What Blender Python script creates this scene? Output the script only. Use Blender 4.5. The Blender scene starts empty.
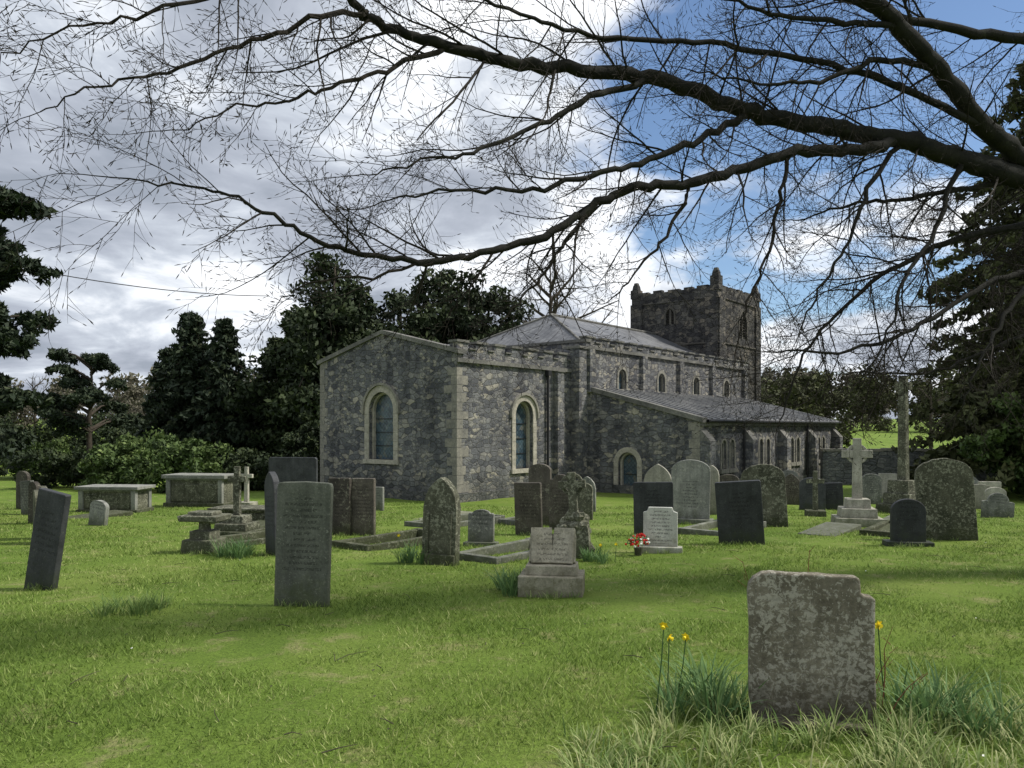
import bpy, math, random
import numpy as np
from mathutils import Vector, Matrix, geometry
random.seed(11)
rng = np.random.default_rng(11)
EYE = 1.6
R = math.radians
sc = bpy.context.scene

# ---------------------------------------------------------------- terrain
GY = [-60, 4, 25, 40, 62, 120, 250, 600]
GZ = [0.3, 0, -0.9, -1.15, -1.1, 0.7, 3.0, 8.0]
def gz(x, y):
    b = np.interp(y, GY, GZ)
    return b + 0.025*np.sin(0.9*x+0.4*y)*np.sin(0.6*y+1.0) + 0.012*np.sin(2.3*x+1.1)*np.sin(2.9*y)

# ---------------------------------------------------------------- mesh helpers
class MB:
    def __init__(s): s.v=[]; s.f=[]; s.m=[]
    def add(s, vs, fs, mi=0):
        o=len(s.v); s.v.extend([tuple(v) for v in vs])
        for f in fs: s.f.append([i+o for i in f]); s.m.append(mi)
    def box(s, c, size, mi=0, M=None, top=1.0):
        x,y,z=size[0]/2,size[1]/2,size[2]/2
        vs=[]
        for sz in (-1,1):
            k = top if sz>0 else 1
            for a,b in ((-1,-1),(1,-1),(1,1),(-1,1)):
                p=Vector((a*x*k,b*y*k,sz*z))
                if M: p=M@p
                vs.append(p+Vector(c))
        s.add(vs,[(0,3,2,1),(4,5,6,7),(0,1,5,4),(1,2,6,5),(2,3,7,6),(3,0,4,7)],mi)
    def prism(s, prof, y0, y1, mi=0, M=None):
        n=len(prof)
        vs=[Vector((a,y0,b)) for a,b in prof]+[Vector((a,y1,b)) for a,b in prof]
        if M: vs=[M@v for v in vs]
        fs=[list(range(n)), list(range(2*n-1,n-1,-1))]
        for i in range(n):
            j=(i+1)%n
            fs.append((j,i,i+n,j+n))
        s.add(vs,fs,mi)
    def tube(s, pts, rad, sides=5, mi=0):
        n=len(pts); vs=[]
        up=Vector((0.13,0.31,0.94))
        for i,p in enumerate(pts):
            t=(pts[min(i+1,n-1)]-pts[max(i-1,0)])
            if t.length<1e-6: t=Vector((0,0,1))
            t.normalize()
            a=t.cross(up)
            if a.length<0.05: a=t.cross(Vector((1,0,0)))
            a.normalize(); b=t.cross(a)
            for k in range(sides):
                an=2*math.pi*k/sides
                vs.append(p+(a*math.cos(an)+b*math.sin(an))*rad[i])
        fs=[]
        for i in range(n-1):
            for k in range(sides):
                k2=(k+1)%sides
                fs.append((i*sides+k,i*sides+k2,(i+1)*sides+k2,(i+1)*sides+k))
        if sides>3: fs.append(tuple((n-1)*sides+k for k in range(sides)))
        s.add(vs,fs,mi)
    def obj(s, name, mats, loc=(0,0,0), rot=(0,0,0), parent=None, smooth=False, bevel=0):
        me=bpy.data.meshes.new(name); me.from_pydata(s.v,[],s.f)
        for m in mats: me.materials.append(m)
        me.polygons.foreach_set('material_index', s.m)
        if smooth: me.polygons.foreach_set('use_smooth',[True]*len(s.f))
        me.update()
        ob=bpy.data.objects.new(name,me); sc.collection.objects.link(ob)
        ob.location=loc; ob.rotation_euler=rot
        if parent: ob.parent=parent
        if bevel:
            b=ob.modifiers.new('bev','BEVEL'); b.width=bevel; b.segments=2; b.limit_method='ANGLE'; b.angle_limit=R(40)
        return ob

def np_mesh(name, V, F, mats, tone=None, parent=None, smooth=False):
    me=bpy.data.meshes.new(name); k=F.shape[1]
    me.vertices.add(len(V)); me.vertices.foreach_set('co', V.astype(np.float32).ravel())
    me.loops.add(F.size); me.loops.foreach_set('vertex_index', F.astype(np.int32).ravel())
    me.polygons.add(len(F)); me.polygons.foreach_set('loop_start', (np.arange(len(F))*k).astype(np.int32))
    if tone is not None:
        a=me.attributes.new('tone','FLOAT','POINT'); a.data.foreach_set('value', tone.astype(np.float32))
    for m in mats: me.materials.append(m)
    me.update(calc_edges=True); me.validate()
    if smooth: me.polygons.foreach_set('use_smooth',[True]*len(me.polygons))
    ob=bpy.data.objects.new(name,me); sc.collection.objects.link(ob)
    if parent: ob.parent=parent
    return ob

def empty(name, loc=(0,0,0), rotz=0):
    e=bpy.data.objects.new(name,None); sc.collection.objects.link(e)
    e.location=loc; e.rotation_euler=(0,0,rotz); return e

# ---------------------------------------------------------------- material helpers
def newmat(name, rough=0.9, spec=0.3):
    m=bpy.data.materials.new(name); m.use_nodes=True
    nt=m.node_tree; b=nt.nodes['Principled BSDF']
    b.inputs['Roughness'].default_value=rough
    b.inputs['Specular IOR Level'].default_value=spec
    return m,nt,b
def N(nt,t,**kw):
    n=nt.nodes.new(t)
    for k,v in kw.items():
        if k in n.inputs.keys(): n.inputs[k].default_value=v
        else: setattr(n,k,v)
    return n
def noise(nt,vec,scale,detail=5,rough=0.6,dist=0.0):
    n=N(nt,'ShaderNodeTexNoise'); n.inputs['Scale'].default_value=scale
    n.inputs['Detail'].default_value=detail; n.inputs['Roughness'].default_value=rough
    n.inputs['Distortion'].default_value=dist
    if vec is not None: nt.links.new(vec,n.inputs['Vector'])
    return n.outputs['Fac']
def ramp(nt,fac,stops):
    r=N(nt,'ShaderNodeValToRGB'); e=r.color_ramp.elements
    e[0].position=stops[0][0]; e[0].color=(*stops[0][1],1)
    e[1].position=stops[-1][0]; e[1].color=(*stops[-1][1],1)
    for p,c in stops[1:-1]:
        x=e.new(p); x.color=(*c,1)
    nt.links.new(fac,r.inputs[0]); return r.outputs[0]
def mix(nt,fac,a,b,mode='MIX'):
    m=N(nt,'ShaderNodeMix',data_type='RGBA',blend_type=mode)
    for s,v in ((0,fac),(6,a),(7,b)):
        if hasattr(v,'is_linked') or hasattr(v,'links'): nt.links.new(v,m.inputs[s])
        elif isinstance(v,(int,float)): m.inputs[s].default_value=v
        else: m.inputs[s].default_value=(*v,1)
    return m.outputs[2]
def mth(nt,op,a,b=None,c=None,clamp=False):
    m=N(nt,'ShaderNodeMath',operation=op); m.use_clamp=clamp
    for i,v in enumerate((a,b,c)):
        if v is None: continue
        if hasattr(v,'links'): nt.links.new(v,m.inputs[i])
        else: m.inputs[i].default_value=v
    return m.outputs[0]
def maprange(nt,v,a,b,c=0,d=1,smooth=True):
    m=N(nt,'ShaderNodeMapRange'); 
    if smooth: m.interpolation_type='SMOOTHSTEP'
    nt.links.new(v,m.inputs[0])
    for i,x in enumerate((a,b,c,d)): m.inputs[i+1].default_value=x
    return m.outputs[0]
def bump(nt,b,h,strength=0.5,dist=0.02,prev=None):
    n=N(nt,'ShaderNodeBump'); n.inputs['Strength'].default_value=strength; n.inputs['Distance'].default_value=dist
    nt.links.new(h,n.inputs['Height'])
    if prev is not None: nt.links.new(prev,n.inputs['Normal'])
    nt.links.new(n.outputs[0],b.inputs['Normal']); return n.outputs[0]
def objvec(nt,rand=True):
    tc=N(nt,'ShaderNodeTexCoord'); 
    if not rand: return tc.outputs['Object']
    oi=N(nt,'ShaderNodeObjectInfo')
    v=N(nt,'ShaderNodeVectorMath',operation='ADD'); nt.links.new(tc.outputs['Object'],v.inputs[0])
    k=mth(nt,'MULTIPLY',oi.outputs['Random'],37.0); nt.links.new(k,v.inputs[1])
    return v.outputs[0]

def grave_mat(name,c1,c2,lich,moss,lich_amt=0.55,inscr=None,rough=0.9,spec=0.25,insc_dark=0.5,lsc=22,lst=0.65,mossamt=.7):
    m,nt,b=newmat(name,rough,spec); L=nt.links
    vec=objvec(nt)
    n1=noise(nt,vec,3.5,8,0.65,0.3); col=ramp(nt,n1,[(0.32,c1),(0.68,c2)])
    mpn=N(nt,'ShaderNodeMapping'); mpn.inputs['Scale'].default_value=(9,9,1.1); L.new(vec,mpn.inputs['Vector'])
    ns=noise(nt,mpn.outputs[0],1.0,5,0.6); col=mix(nt,0.5,col,ramp(nt,ns,[(0.35,(0.5,0.5,0.49)),(0.65,(1.15,1.15,1.12))]),'MULTIPLY')
    n0=noise(nt,vec,45,4,0.7); col=mix(nt,0.5,col,ramp(nt,n0,[(0.3,(0.4,0.4,0.4)),(0.7,(1.25,1.25,1.2))]),'MULTIPLY')
    oi=N(nt,'ShaderNodeObjectInfo'); br_=mth(nt,'MULTIPLY_ADD',oi.outputs['Random'],.6,.75)
    cb=N(nt,'ShaderNodeCombineXYZ'); [L.new(br_,cb.inputs[k]) for k in range(3)]
    col=mix(nt,1.0,col,cb.outputs[0],'MULTIPLY')
    n2=noise(nt,vec,lsc,5,0.7,0.6); n2b=noise(nt,vec,3.0,3)
    l=maprange(nt,mth(nt,'ADD',n2,mth(nt,'MULTIPLY',n2b,0.4)),lich_amt+0.18,lich_amt+0.27)
    col=mix(nt,mth(nt,'MULTIPLY',l,lst),col,lich)
    n4=noise(nt,vec,70,3,0.6); l2=maprange(nt,n4,0.64,0.69); col=mix(nt,mth(nt,'MULTIPLY',l2,0.6),col,lich)
    tc=N(nt,'ShaderNodeTexCoord'); sp=N(nt,'ShaderNodeSeparateXYZ'); L.new(tc.outputs['Object'],sp.inputs[0])
    n3=noise(nt,vec,6,6,0.7)
    lo=mth(nt,'ADD',mth(nt,'MULTIPLY',sp.outputs[2],-1.5),mth(nt,'MULTIPLY',n3,1.2))
    ms=maprange(nt,lo,0.1,0.6)
    col=mix(nt,mth(nt,'MULTIPLY',ms,mossamt),col,moss)
    h=mth(nt,'ADD',mth(nt,'MULTIPLY',n1,0.6),mth(nt,'MULTIPLY',n0,0.4))
    if inscr:
        xs,z0,z1,rh=inscr
        row=mth(nt,'FRACT',mth(nt,'DIVIDE',sp.outputs[2],rh))
        rmask=mth(nt,'MULTIPLY',mth(nt,'GREATER_THAN',row,0.25),mth(nt,'LESS_THAN',row,0.72))
        rid=mth(nt,'FLOOR',mth(nt,'DIVIDE',sp.outputs[2],rh))
        cv=N(nt,'ShaderNodeCombineXYZ'); L.new(mth(nt,'MULTIPLY',sp.outputs[0],60.0),cv.inputs[0])
        L.new(mth(nt,'MULTIPLY',rid,5.3),cv.inputs[1]); L.new(mth(nt,'MULTIPLY',row,3.0),cv.inputs[2])
        ln=noise(nt,cv.outputs[0],1.0,2); 
        lm=mth(nt,'GREATER_THAN',ln,0.5)
        cr=N(nt,'ShaderNodeTexWhiteNoise'); cr.noise_dimensions='1D'; L.new(rid,cr.inputs['W'])
        wid=mth(nt,'MULTIPLY_ADD',cr.outputs['Value'],xs*0.6,xs*0.4)
        inx=mth(nt,'LESS_THAN',mth(nt,'ABSOLUTE',sp.outputs[0]),wid)
        inz=mth(nt,'MULTIPLY',mth(nt,'GREATER_THAN',sp.outputs[2],z0),mth(nt,'LESS_THAN',sp.outputs[2],z1))
        k=mth(nt,'MULTIPLY',mth(nt,'MULTIPLY',rmask,lm),mth(nt,'MULTIPLY',inx,inz))
        col=mix(nt,mth(nt,'MULTIPLY',k,insc_dark),col,tuple(v*0.35 for v in c1))
        h=mth(nt,'SUBTRACT',h,mth(nt,'MULTIPLY',k,0.25))
    L.new(col,b.inputs['Base Color'])
    bump(nt,b,h,0.7,0.015)
    return m

M_slate=grave_mat('slate_grave',(0.024,0.026,0.03),(0.06,0.063,0.07),(0.15,0.16,0.12),(0.035,0.045,0.02),0.66,(0.2,0.4,0.9,0.07),0.65,0.35,0.6)
M_greenstone=grave_mat('green_slate_grave',(0.11,0.12,0.095),(0.20,0.21,0.175),(0.30,0.31,0.25),(0.07,0.085,0.035),0.62,(0.21,0.35,1.08,0.058),0.85,0.25,0.7,30)
M_greylime=grave_mat('grey_grave',(0.14,0.145,0.135),(0.27,0.27,0.25),(0.42,0.42,0.35),(0.07,0.08,0.04),0.57,(0.2,0.35,0.95,0.07),0.9,0.2,0.6)
M_dark=grave_mat('dark_grave',(0.055,0.048,0.042),(0.12,0.105,0.088),(0.28,0.27,0.2),(0.045,0.05,0.022),0.58,(0.22,0.35,0.95,0.065),0.85,0.25,0.5)
M_mossy=grave_mat('mossy_grave',(0.05,0.053,0.038),(0.15,0.148,0.11),(0.34,0.34,0.26),(0.04,0.05,0.018),0.54,None,0.95,0.15)
M_white=grave_mat('pale_grave',(0.40,0.40,0.37),(0.56,0.56,0.52),(0.28,0.29,0.22),(0.2,0.2,0.13),0.64,(0.19,0.14,0.66,0.055),0.8,0.25,0.75)
M_pale=grave_mat('limestone_grave',(0.27,0.26,0.22),(0.44,0.42,0.36),(0.14,0.14,0.10),(0.10,0.11,0.055),0.58,None,0.9,0.2)

# --- church stone: irregular rubble, two sizes of stone mixed
def wall_mat(name,stops,mortar,sx=3.3,sz=5.9,rnd=.9,lichen=.35,dk=.55):
    m,nt,b=newmat(name,0.93,0.2); L=nt.links
    tc=N(nt,'ShaderNodeTexCoord'); sp=N(nt,'ShaderNodeSeparateXYZ'); L.new(tc.outputs['Object'],sp.inputs[0])
    nd=N(nt,'ShaderNodeTexNoise'); nd.inputs['Scale'].default_value=3.0; nd.inputs['Detail'].default_value=4; L.new(tc.outputs['Object'],nd.inputs['Vector'])
    sn=N(nt,'ShaderNodeSeparateColor'); L.new(nd.outputs['Color'],sn.inputs[0])
    a=mth(nt,'ADD',mth(nt,'ADD',sp.outputs[0],sp.outputs[1]),mth(nt,'MULTIPLY',sn.outputs[0],0.22))
    z=mth(nt,'ADD',sp.outputs[2],mth(nt,'MULTIPLY',sn.outputs[1],0.12))
    def cells(kx,kz):
        mp=N(nt,'ShaderNodeCombineXYZ'); L.new(mth(nt,'MULTIPLY',a,kx),mp.inputs[0]); L.new(mth(nt,'MULTIPLY',z,kz),mp.inputs[1])
        vo=N(nt,'ShaderNodeTexVoronoi'); vo.voronoi_dimensions='2D'; vo.inputs['Scale'].default_value=1.0; vo.inputs['Randomness'].default_value=rnd; L.new(mp.outputs[0],vo.inputs['Vector'])
        ve=N(nt,'ShaderNodeTexVoronoi'); ve.voronoi_dimensions='2D'; ve.feature='DISTANCE_TO_EDGE'; ve.inputs['Scale'].default_value=1.0; ve.inputs['Randomness'].default_value=rnd; L.new(mp.outputs[0],ve.inputs['Vector'])
        vs=N(nt,'ShaderNodeSeparateColor'); L.new(vo.outputs['Color'],vs.inputs[0]); return vs,ve
    vs,ve=cells(sx,sz); vs2,ve2=cells(sx*1.75,sz*1.6)
    pick=maprange(nt,noise(nt,tc.outputs['Object'],1.1,3,0.6),.50,.54)
    col=mix(nt,pick,ramp(nt,vs.outputs[0],stops),ramp(nt,vs2.outputs[0],stops))
    n3=noise(nt,tc.outputs['Object'],13,6,0.8); col=mix(nt,0.8,col,ramp(nt,n3,[(0.3,(0.42,0.42,0.43)),(0.7,(1.5,1.49,1.46))]),'MULTIPLY')
    moa=maprange(nt,ve.outputs['Distance'],0.01,0.08,1,0); mob=maprange(nt,ve2.outputs['Distance'],0.02,0.12,1,0)
    mm=N(nt,'ShaderNodeMix',data_type='FLOAT'); L.new(pick,mm.inputs[0]); L.new(moa,mm.inputs[2]); L.new(mob,mm.inputs[3]); mo=mm.outputs[0]
    nm=noise(nt,tc.outputs['Object'],1.3,4,0.6)
    mo2=mth(nt,'MULTIPLY',mo,maprange(nt,nm,0.35,0.65,0.15,0.75))
    col=mix(nt,mo2,col,mortar)
    n2=noise(nt,tc.outputs['Object'],0.5,7,0.7,.4); col=mix(nt,0.9,col,ramp(nt,n2,[(0.3,(dk,dk,dk+.02)),(0.52,(0.95,0.95,0.95)),(0.7,(1.35,1.32,1.25))]),'MULTIPLY')
    ms=N(nt,'ShaderNodeMapping'); ms.inputs['Scale'].default_value=(2.2,2.2,.22); L.new(tc.outputs['Object'],ms.inputs['Vector'])
    st=noise(nt,ms.outputs[0],1.0,5,0.6); col=mix(nt,0.65,col,ramp(nt,st,[(0.35,(0.48,0.48,0.5)),(0.6,(1.12,1.12,1.1))]),'MULTIPLY')
    li=maprange(nt,noise(nt,tc.outputs['Object'],7,6,0.8),0.59,0.69); col=mix(nt,mth(nt,'MULTIPLY',li,lichen),col,(0.40,0.385,0.33))
    ft=maprange(nt,sp.outputs[2],0.1,1.3,.4,0); col=mix(nt,ft,col,(0.06,0.065,0.045))
    L.new(col,b.inputs['Base Color'])
    h=mth(nt,'ADD',mth(nt,'MULTIPLY',mo,-0.9),mth(nt,'ADD',mth(nt,'MULTIPLY',n3,0.8),mth(nt,'MULTIPLY',vs.outputs[1],.6)))
    bump(nt,b,h,1.0,0.05); return m
M_wall=wall_mat('rubble_stone_wall',[(0.0,(0.095,0.098,0.11)),(0.3,(0.15,0.154,0.166)),(0.6,(0.21,0.212,0.218)),(0.85,(0.29,0.282,0.265)),(1.0,(0.40,0.37,0.31))],(0.27,0.26,0.24))
M_tower=wall_mat('tower_stone',[(0.0,(0.045,0.044,0.047)),(0.4,(0.08,0.078,0.078)),(0.75,(0.13,0.124,0.115)),(1.0,(0.21,0.185,0.155))],(0.13,0.125,0.115),2.6,4.4,.85,.2,.5)
M_bound=wall_mat('boundary_stone',[(0.0,(0.16,0.17,0.20)),(0.5,(0.25,0.26,0.29)),(1.0,(0.36,0.36,0.37))],(0.14,0.14,0.14))
def simple_stone(name,c1,c2,sc_=2.0,b_=0.5,rough=0.9):
    m,nt,b=newmat(name,rough,0.2); v=objvec(nt,False)
    n=noise(nt,v,sc_,7,0.7,0.2); n2=noise(nt,v,14,5,0.75)
    col=ramp(nt,n,[(0.3,c1),(0.7,c2)]); col=mix(nt,0.7,col,ramp(nt,n2,[(0.3,(0.4,0.4,0.4)),(0.7,(1.15,1.15,1.12))]),'MULTIPLY')
    nt.links.new(col,b.inputs['Base Color']); bump(nt,b,n2,b_,0.02); return m
M_quoin=simple_stone('dressed_stone',(0.16,0.157,0.148),(0.36,0.335,0.285))
M_trim=simple_stone('window_dressing',(0.32,0.30,0.25),(0.56,0.52,0.44),3)
M_trim2=simple_stone('weathered_dressing',(0.18,0.175,0.155),(0.36,0.34,0.29),3)
M_coping=simple_stone('coping_stone',(0.09,0.09,0.087),(0.27,0.26,0.235),1.5)
M_towtrim=simple_stone('tower_dressing',(0.06,0.058,0.055),(0.16,0.145,0.125),1.5)

def roof_mat(name,c1,c2,rowh,bw):
    m,nt,b=newmat(name,0.55,0.45); L=nt.links
    tc=N(nt,'ShaderNodeTexCoord'); sp=N(nt,'ShaderNodeSeparateXYZ'); L.new(tc.outputs['Object'],sp.inputs[0])
    cv=N(nt,'ShaderNodeCombineXYZ'); L.new(sp.outputs[0],cv.inputs[0]); L.new(sp.outputs[1],cv.inputs[1])
    br=N(nt,'ShaderNodeTexBrick'); L.new(cv.outputs[0],br.inputs['Vector']); br.inputs['Scale'].default_value=1
    br.inputs['Brick Width'].default_value=bw; br.inputs['Row Height'].default_value=rowh; br.inputs['Mortar Size'].default_value=0.012
    br.inputs['Color1'].default_value=(*c1,1); br.inputs['Color2'].default_value=(*c2,1); br.inputs['Mortar'].default_value=(c1[0]*.4,c1[1]*.4,c1[2]*.4,1)
    n=noise(nt,tc.outputs['Object'],0.8,6,0.7); col=mix(nt,0.9,br.outputs['Color'],ramp(nt,n,[(0.3,(0.55,0.55,0.57)),(0.7,(1.25,1.22,1.18))]),'MULTIPLY')
    n5=noise(nt,tc.outputs['Object'],9,5,0.8); col=mix(nt,0.6,col,ramp(nt,n5,[(0.35,(0.5,0.5,0.5)),(0.68,(1.4,1.4,1.3))]),'MULTIPLY')
    L.new(col,b.inputs['Base Color']); bump(nt,b,br.outputs['Fac'],-0.5,0.02); return m
M_slateroof=roof_mat('slate_roof',(0.11,0.114,0.128),(0.18,0.185,0.20),0.28,0.3)
M_lead=roof_mat('stone_slab_roof',(0.17,0.175,0.185),(0.26,0.26,0.26),0.55,0.62)
def glass_mat():
    m,nt,b=newmat('leaded_glass',0.25,0.6); L=nt.links
    tc=N(nt,'ShaderNodeTexCoord'); sp=N(nt,'ShaderNodeSeparateXYZ'); L.new(tc.outputs['Object'],sp.inputs[0])
    a=mth(nt,'ADD',sp.outputs[0],sp.outputs[1])
    cv=N(nt,'ShaderNodeCombineXYZ'); L.new(mth(nt,'ADD',a,sp.outputs[2]),cv.inputs[0]); L.new(mth(nt,'SUBTRACT',a,sp.outputs[2]),cv.inputs[1])
    ch=N(nt,'ShaderNodeTexBrick'); L.new(cv.outputs[0],ch.inputs['Vector']); ch.offset=0; ch.inputs['Scale'].default_value=1
    ch.inputs['Brick Width'].default_value=0.17; ch.inputs['Row Height'].default_value=0.17; ch.inputs['Mortar Size'].default_value=0.012
    ch.inputs['Color1'].default_value=(0.03,0.06,0.085,1); ch.inputs['Color2'].default_value=(0.10,0.15,0.17,1); ch.inputs['Mortar'].default_value=(0.015,0.015,0.015,1)
    vo=N(nt,'ShaderNodeTexVoronoi'); vo.inputs['Scale'].default_value=5; L.new(tc.outputs['Object'],vo.inputs['Vector'])
    s=N(nt,'ShaderNodeSeparateColor'); L.new(vo.outputs['Color'],s.inputs[0])
    col=mix(nt,0.5,ch.outputs['Color'],ramp(nt,s.outputs[0],[(0,(0.02,0.03,0.05)),(0.6,(0.06,0.10,0.13)),(1,(0.16,0.14,0.10))]))
    L.new(col,b.inputs['Base Color']); bump(nt,b,noise(nt,tc.outputs['Object'],9,2),0.3,0.02)
    return m
M_glass=glass_mat()
m,nt,b=newmat('dark_iron',0.6,0.3); b.inputs['Base Color'].default_value=(0.02,0.02,0.022,1); M_iron=m
m,nt,b=newmat('louvre_wood',0.8,0.2); b.inputs['Base Color'].default_value=(0.03,0.028,0.025,1); M_louvre=m

def leaf_mat(name,dark,mid,light,trans=0.0,rough=0.7):
    m,nt,b=newmat(name,rough,0.25); L=nt.links
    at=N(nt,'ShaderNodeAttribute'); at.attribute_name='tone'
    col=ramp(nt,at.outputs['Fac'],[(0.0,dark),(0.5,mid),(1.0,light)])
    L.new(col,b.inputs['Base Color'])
    if trans>0:
        t=N(nt,'ShaderNodeBsdfTranslucent'); L.new(col,t.inputs['Color'])
        ms=N(nt,'ShaderNodeMixShader'); ms.inputs[0].default_value=trans
        L.new(b.outputs[0],ms.inputs[1]); L.new(t.outputs[0],ms.inputs[2])
        L.new(ms.outputs[0],nt.nodes['Material Output'].inputs['Surface'])
    return m
M_grass=leaf_mat('grass_blades',(0.095,0.155,0.026),(0.195,0.28,0.055),(0.39,0.42,0.16),0.3)
M_strap=leaf_mat('strap_leaves',(0.08,0.15,0.035),(0.20,0.28,0.08),(0.48,0.49,0.24),0.3)
M_daff=leaf_mat('daffodil_leaves',(0.05,0.11,0.035),(0.11,0.20,0.07),(0.20,0.30,0.11),0.25)
M_yew=leaf_mat('yew_foliage',(0.010,0.017,0.007),(0.028,0.043,0.015),(0.08,0.10,0.035))
M_pine=leaf_mat('pine_foliage',(0.010,0.018,0.011),(0.027,0.042,0.021),(0.07,0.085,0.038))
M_fir=leaf_mat('fir_foliage',(0.025,0.03,0.012),(0.075,0.085,0.032),(0.17,0.175,0.07))
M_shrub=leaf_mat('shrub_foliage',(0.022,0.04,0.011),(0.07,0.11,0.028),(0.17,0.22,0.07))
M_twigmass=leaf_mat('bare_wood_mass',(0.06,0.054,0.04),(0.13,0.118,0.085),(0.21,0.20,0.14))
m,nt,b=newmat('daffodil_petals',0.6,0.2); b.inputs['Base Color'].default_value=(0.85,0.66,0.03,1); M_yel=m
m,nt,b=newmat('red_petals',0.6,0.2); b.inputs['Base Color'].default_value=(0.55,0.02,0.02,1); M_red=m
m,nt,b=newmat('white_petals',0.6,0.2); b.inputs['Base Color'].default_value=(0.8,0.8,0.76,1); M_wht=m
def bark(name,c1,c2,green):
    m,nt,b=newmat(name,0.9,0.2); tc=N(nt,'ShaderNodeTexCoord'); v=tc.outputs['Object']
    n=noise(nt,v,5,7,0.7,0.5); n2=noise(nt,v,50,4,0.7)
    col=ramp(nt,n,[(0.3,c1),(0.6,c2),(0.8,green)])
    nt.links.new(col,b.inputs['Base Color']); bump(nt,b,mth(nt,'ADD',n,mth(nt,'MULTIPLY',n2,0.4)),0.8,0.02); return m
M_bark=bark('beech_bark',(0.010,0.010,0.009),(0.024,0.023,0.018),(0.05,0.055,0.03))
M_twig=bark('beech_twigs',(0.014,0.012,0.009),(0.028,0.023,0.017),(0.04,0.036,0.024))
M_bark2=bark('dark_bark',(0.03,0.024,0.018),(0.07,0.058,0.045),(0.08,0.08,0.05))

# ---------------------------------------------------------------- ground
def axis(lo,hi,near,step,far):
    a=list(np.arange(-near,near+1e-6,step)); s=step; x=near
    while x<hi: s*=1.18; x+=s; a.append(x)
    s=step; x=-near
    while x>lo: s*=1.18; x-=s; a.insert(0,x)
    return np.array(a)
xs=axis(-600,600,22,0.25,0); ys=axis(-80,640,32,0.25,0)
X,Y=np.meshgrid(xs,ys); Z=gz(X,Y)
V=np.stack([X.ravel(),Y.ravel(),Z.ravel()],1); nx=len(xs); ny=len(ys)
i=np.arange(nx-1); j=np.arange(ny-1); I,J=np.meshgrid(i,j); q=(J*nx+I).ravel()
F=np.stack([q,q+1,q+1+nx,q+nx],1)
m,nt,b=newmat('lawn',0.95,0.1); L=nt.links
tc=N(nt,'ShaderNodeTexCoord'); v=tc.outputs['Object']
n1=noise(nt,v,0.35,6,0.65,0.4); n2=noise(nt,v,2.2,7,0.75,0.3); n3=noise(nt,v,40,4,0.75)
col=ramp(nt,n1,[(0.3,(0.10,0.17,0.028)),(0.5,(0.16,0.24,0.042)),(0.72,(0.22,0.285,0.065))])
col=mix(nt,maprange(nt,n2,0.52,0.68,0,0.75),col,(0.32,0.30,0.14))
col=mix(nt,maprange(nt,n2,0.30,0.42,0.6,0.0),col,(0.07,0.13,0.02))
col=mix(nt,0.75,col,ramp(nt,n3,[(0.3,(0.4,0.4,0.4)),(0.7,(1.25,1.25,1.2))]),'MULTIPLY')
L.new(col,b.inputs['Base Color'])
bump(nt,b,mth(nt,'ADD',n3,mth(nt,'MULTIPLY',n2,0.5)),0.8,0.05)
M_lawn=m
np_mesh('ground',V,F,[M_lawn],smooth=True)

# ---------------------------------------------------------------- grass
def vnoise(x,y,f,seed=0):
    return (np.sin(x*f*1.3+seed+np.sin(y*f*.7))+np.sin(y*f*1.7+seed*2+np.sin(x*f*.9))+np.sin((x+y)*f*0.9+seed*3)+np.sin((x-y)*f*2.1+1.3*seed))/4
NB=300000
y=np.exp(rng.uniform(math.log(2.6),math.log(25.5),NB)); hw=0.78*y+1.4
x=rng.uniform(-1,1,NB)*hw
pn=vnoise(x,y,1.4,2)+0.6*vnoise(x,y,4.3,5)
keep=~((y>23.5)&(x>-3)) & (rng.random(NB)<0.75+0.9*pn)
x=x[keep]; y=y[keep]; pn=pn[keep]; n=len(x); z=gz(x,y)
hgt=(0.012+0.022*rng.random(n))*(1+0.6*pn)*(1+0.03*y)*np.where(rng.random(n)>0.97,1.9,1)
hgt=np.clip(hgt,0.008,0.09)
wd=(0.0020+0.0005*y)*(0.7+0.6*rng.random(n))
an=rng.uniform(0,2*math.pi,n); la=rng.uniform(0,2*math.pi,n); ln=hgt*rng.uniform(0.3,1.5,n)
V=np.zeros((n,3,3))
V[:,0]=np.stack([x-np.cos(an)*wd,y-np.sin(an)*wd,z-0.004],1)
V[:,1]=np.stack([x+np.cos(an)*wd,y+np.sin(an)*wd,z-0.004],1)
V[:,2]=np.stack([x+np.cos(la)*ln,y+np.sin(la)*ln,z+hgt],1)
tone=np.clip(0.45+0.2*rng.standard_normal(n)+0.20*vnoise(x,y,0.8,1)+0.2*vnoise(x,y,3.1,4)+0.1*vnoise(x,y,7.7,9)-.15*pn+np.where(rng.random(n)>0.92,0.35,0),0,1)
np_mesh('grass',V.reshape(-1,3),np.arange(n*3).reshape(-1,3),[M_grass],tone=np.repeat(tone,3))

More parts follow.
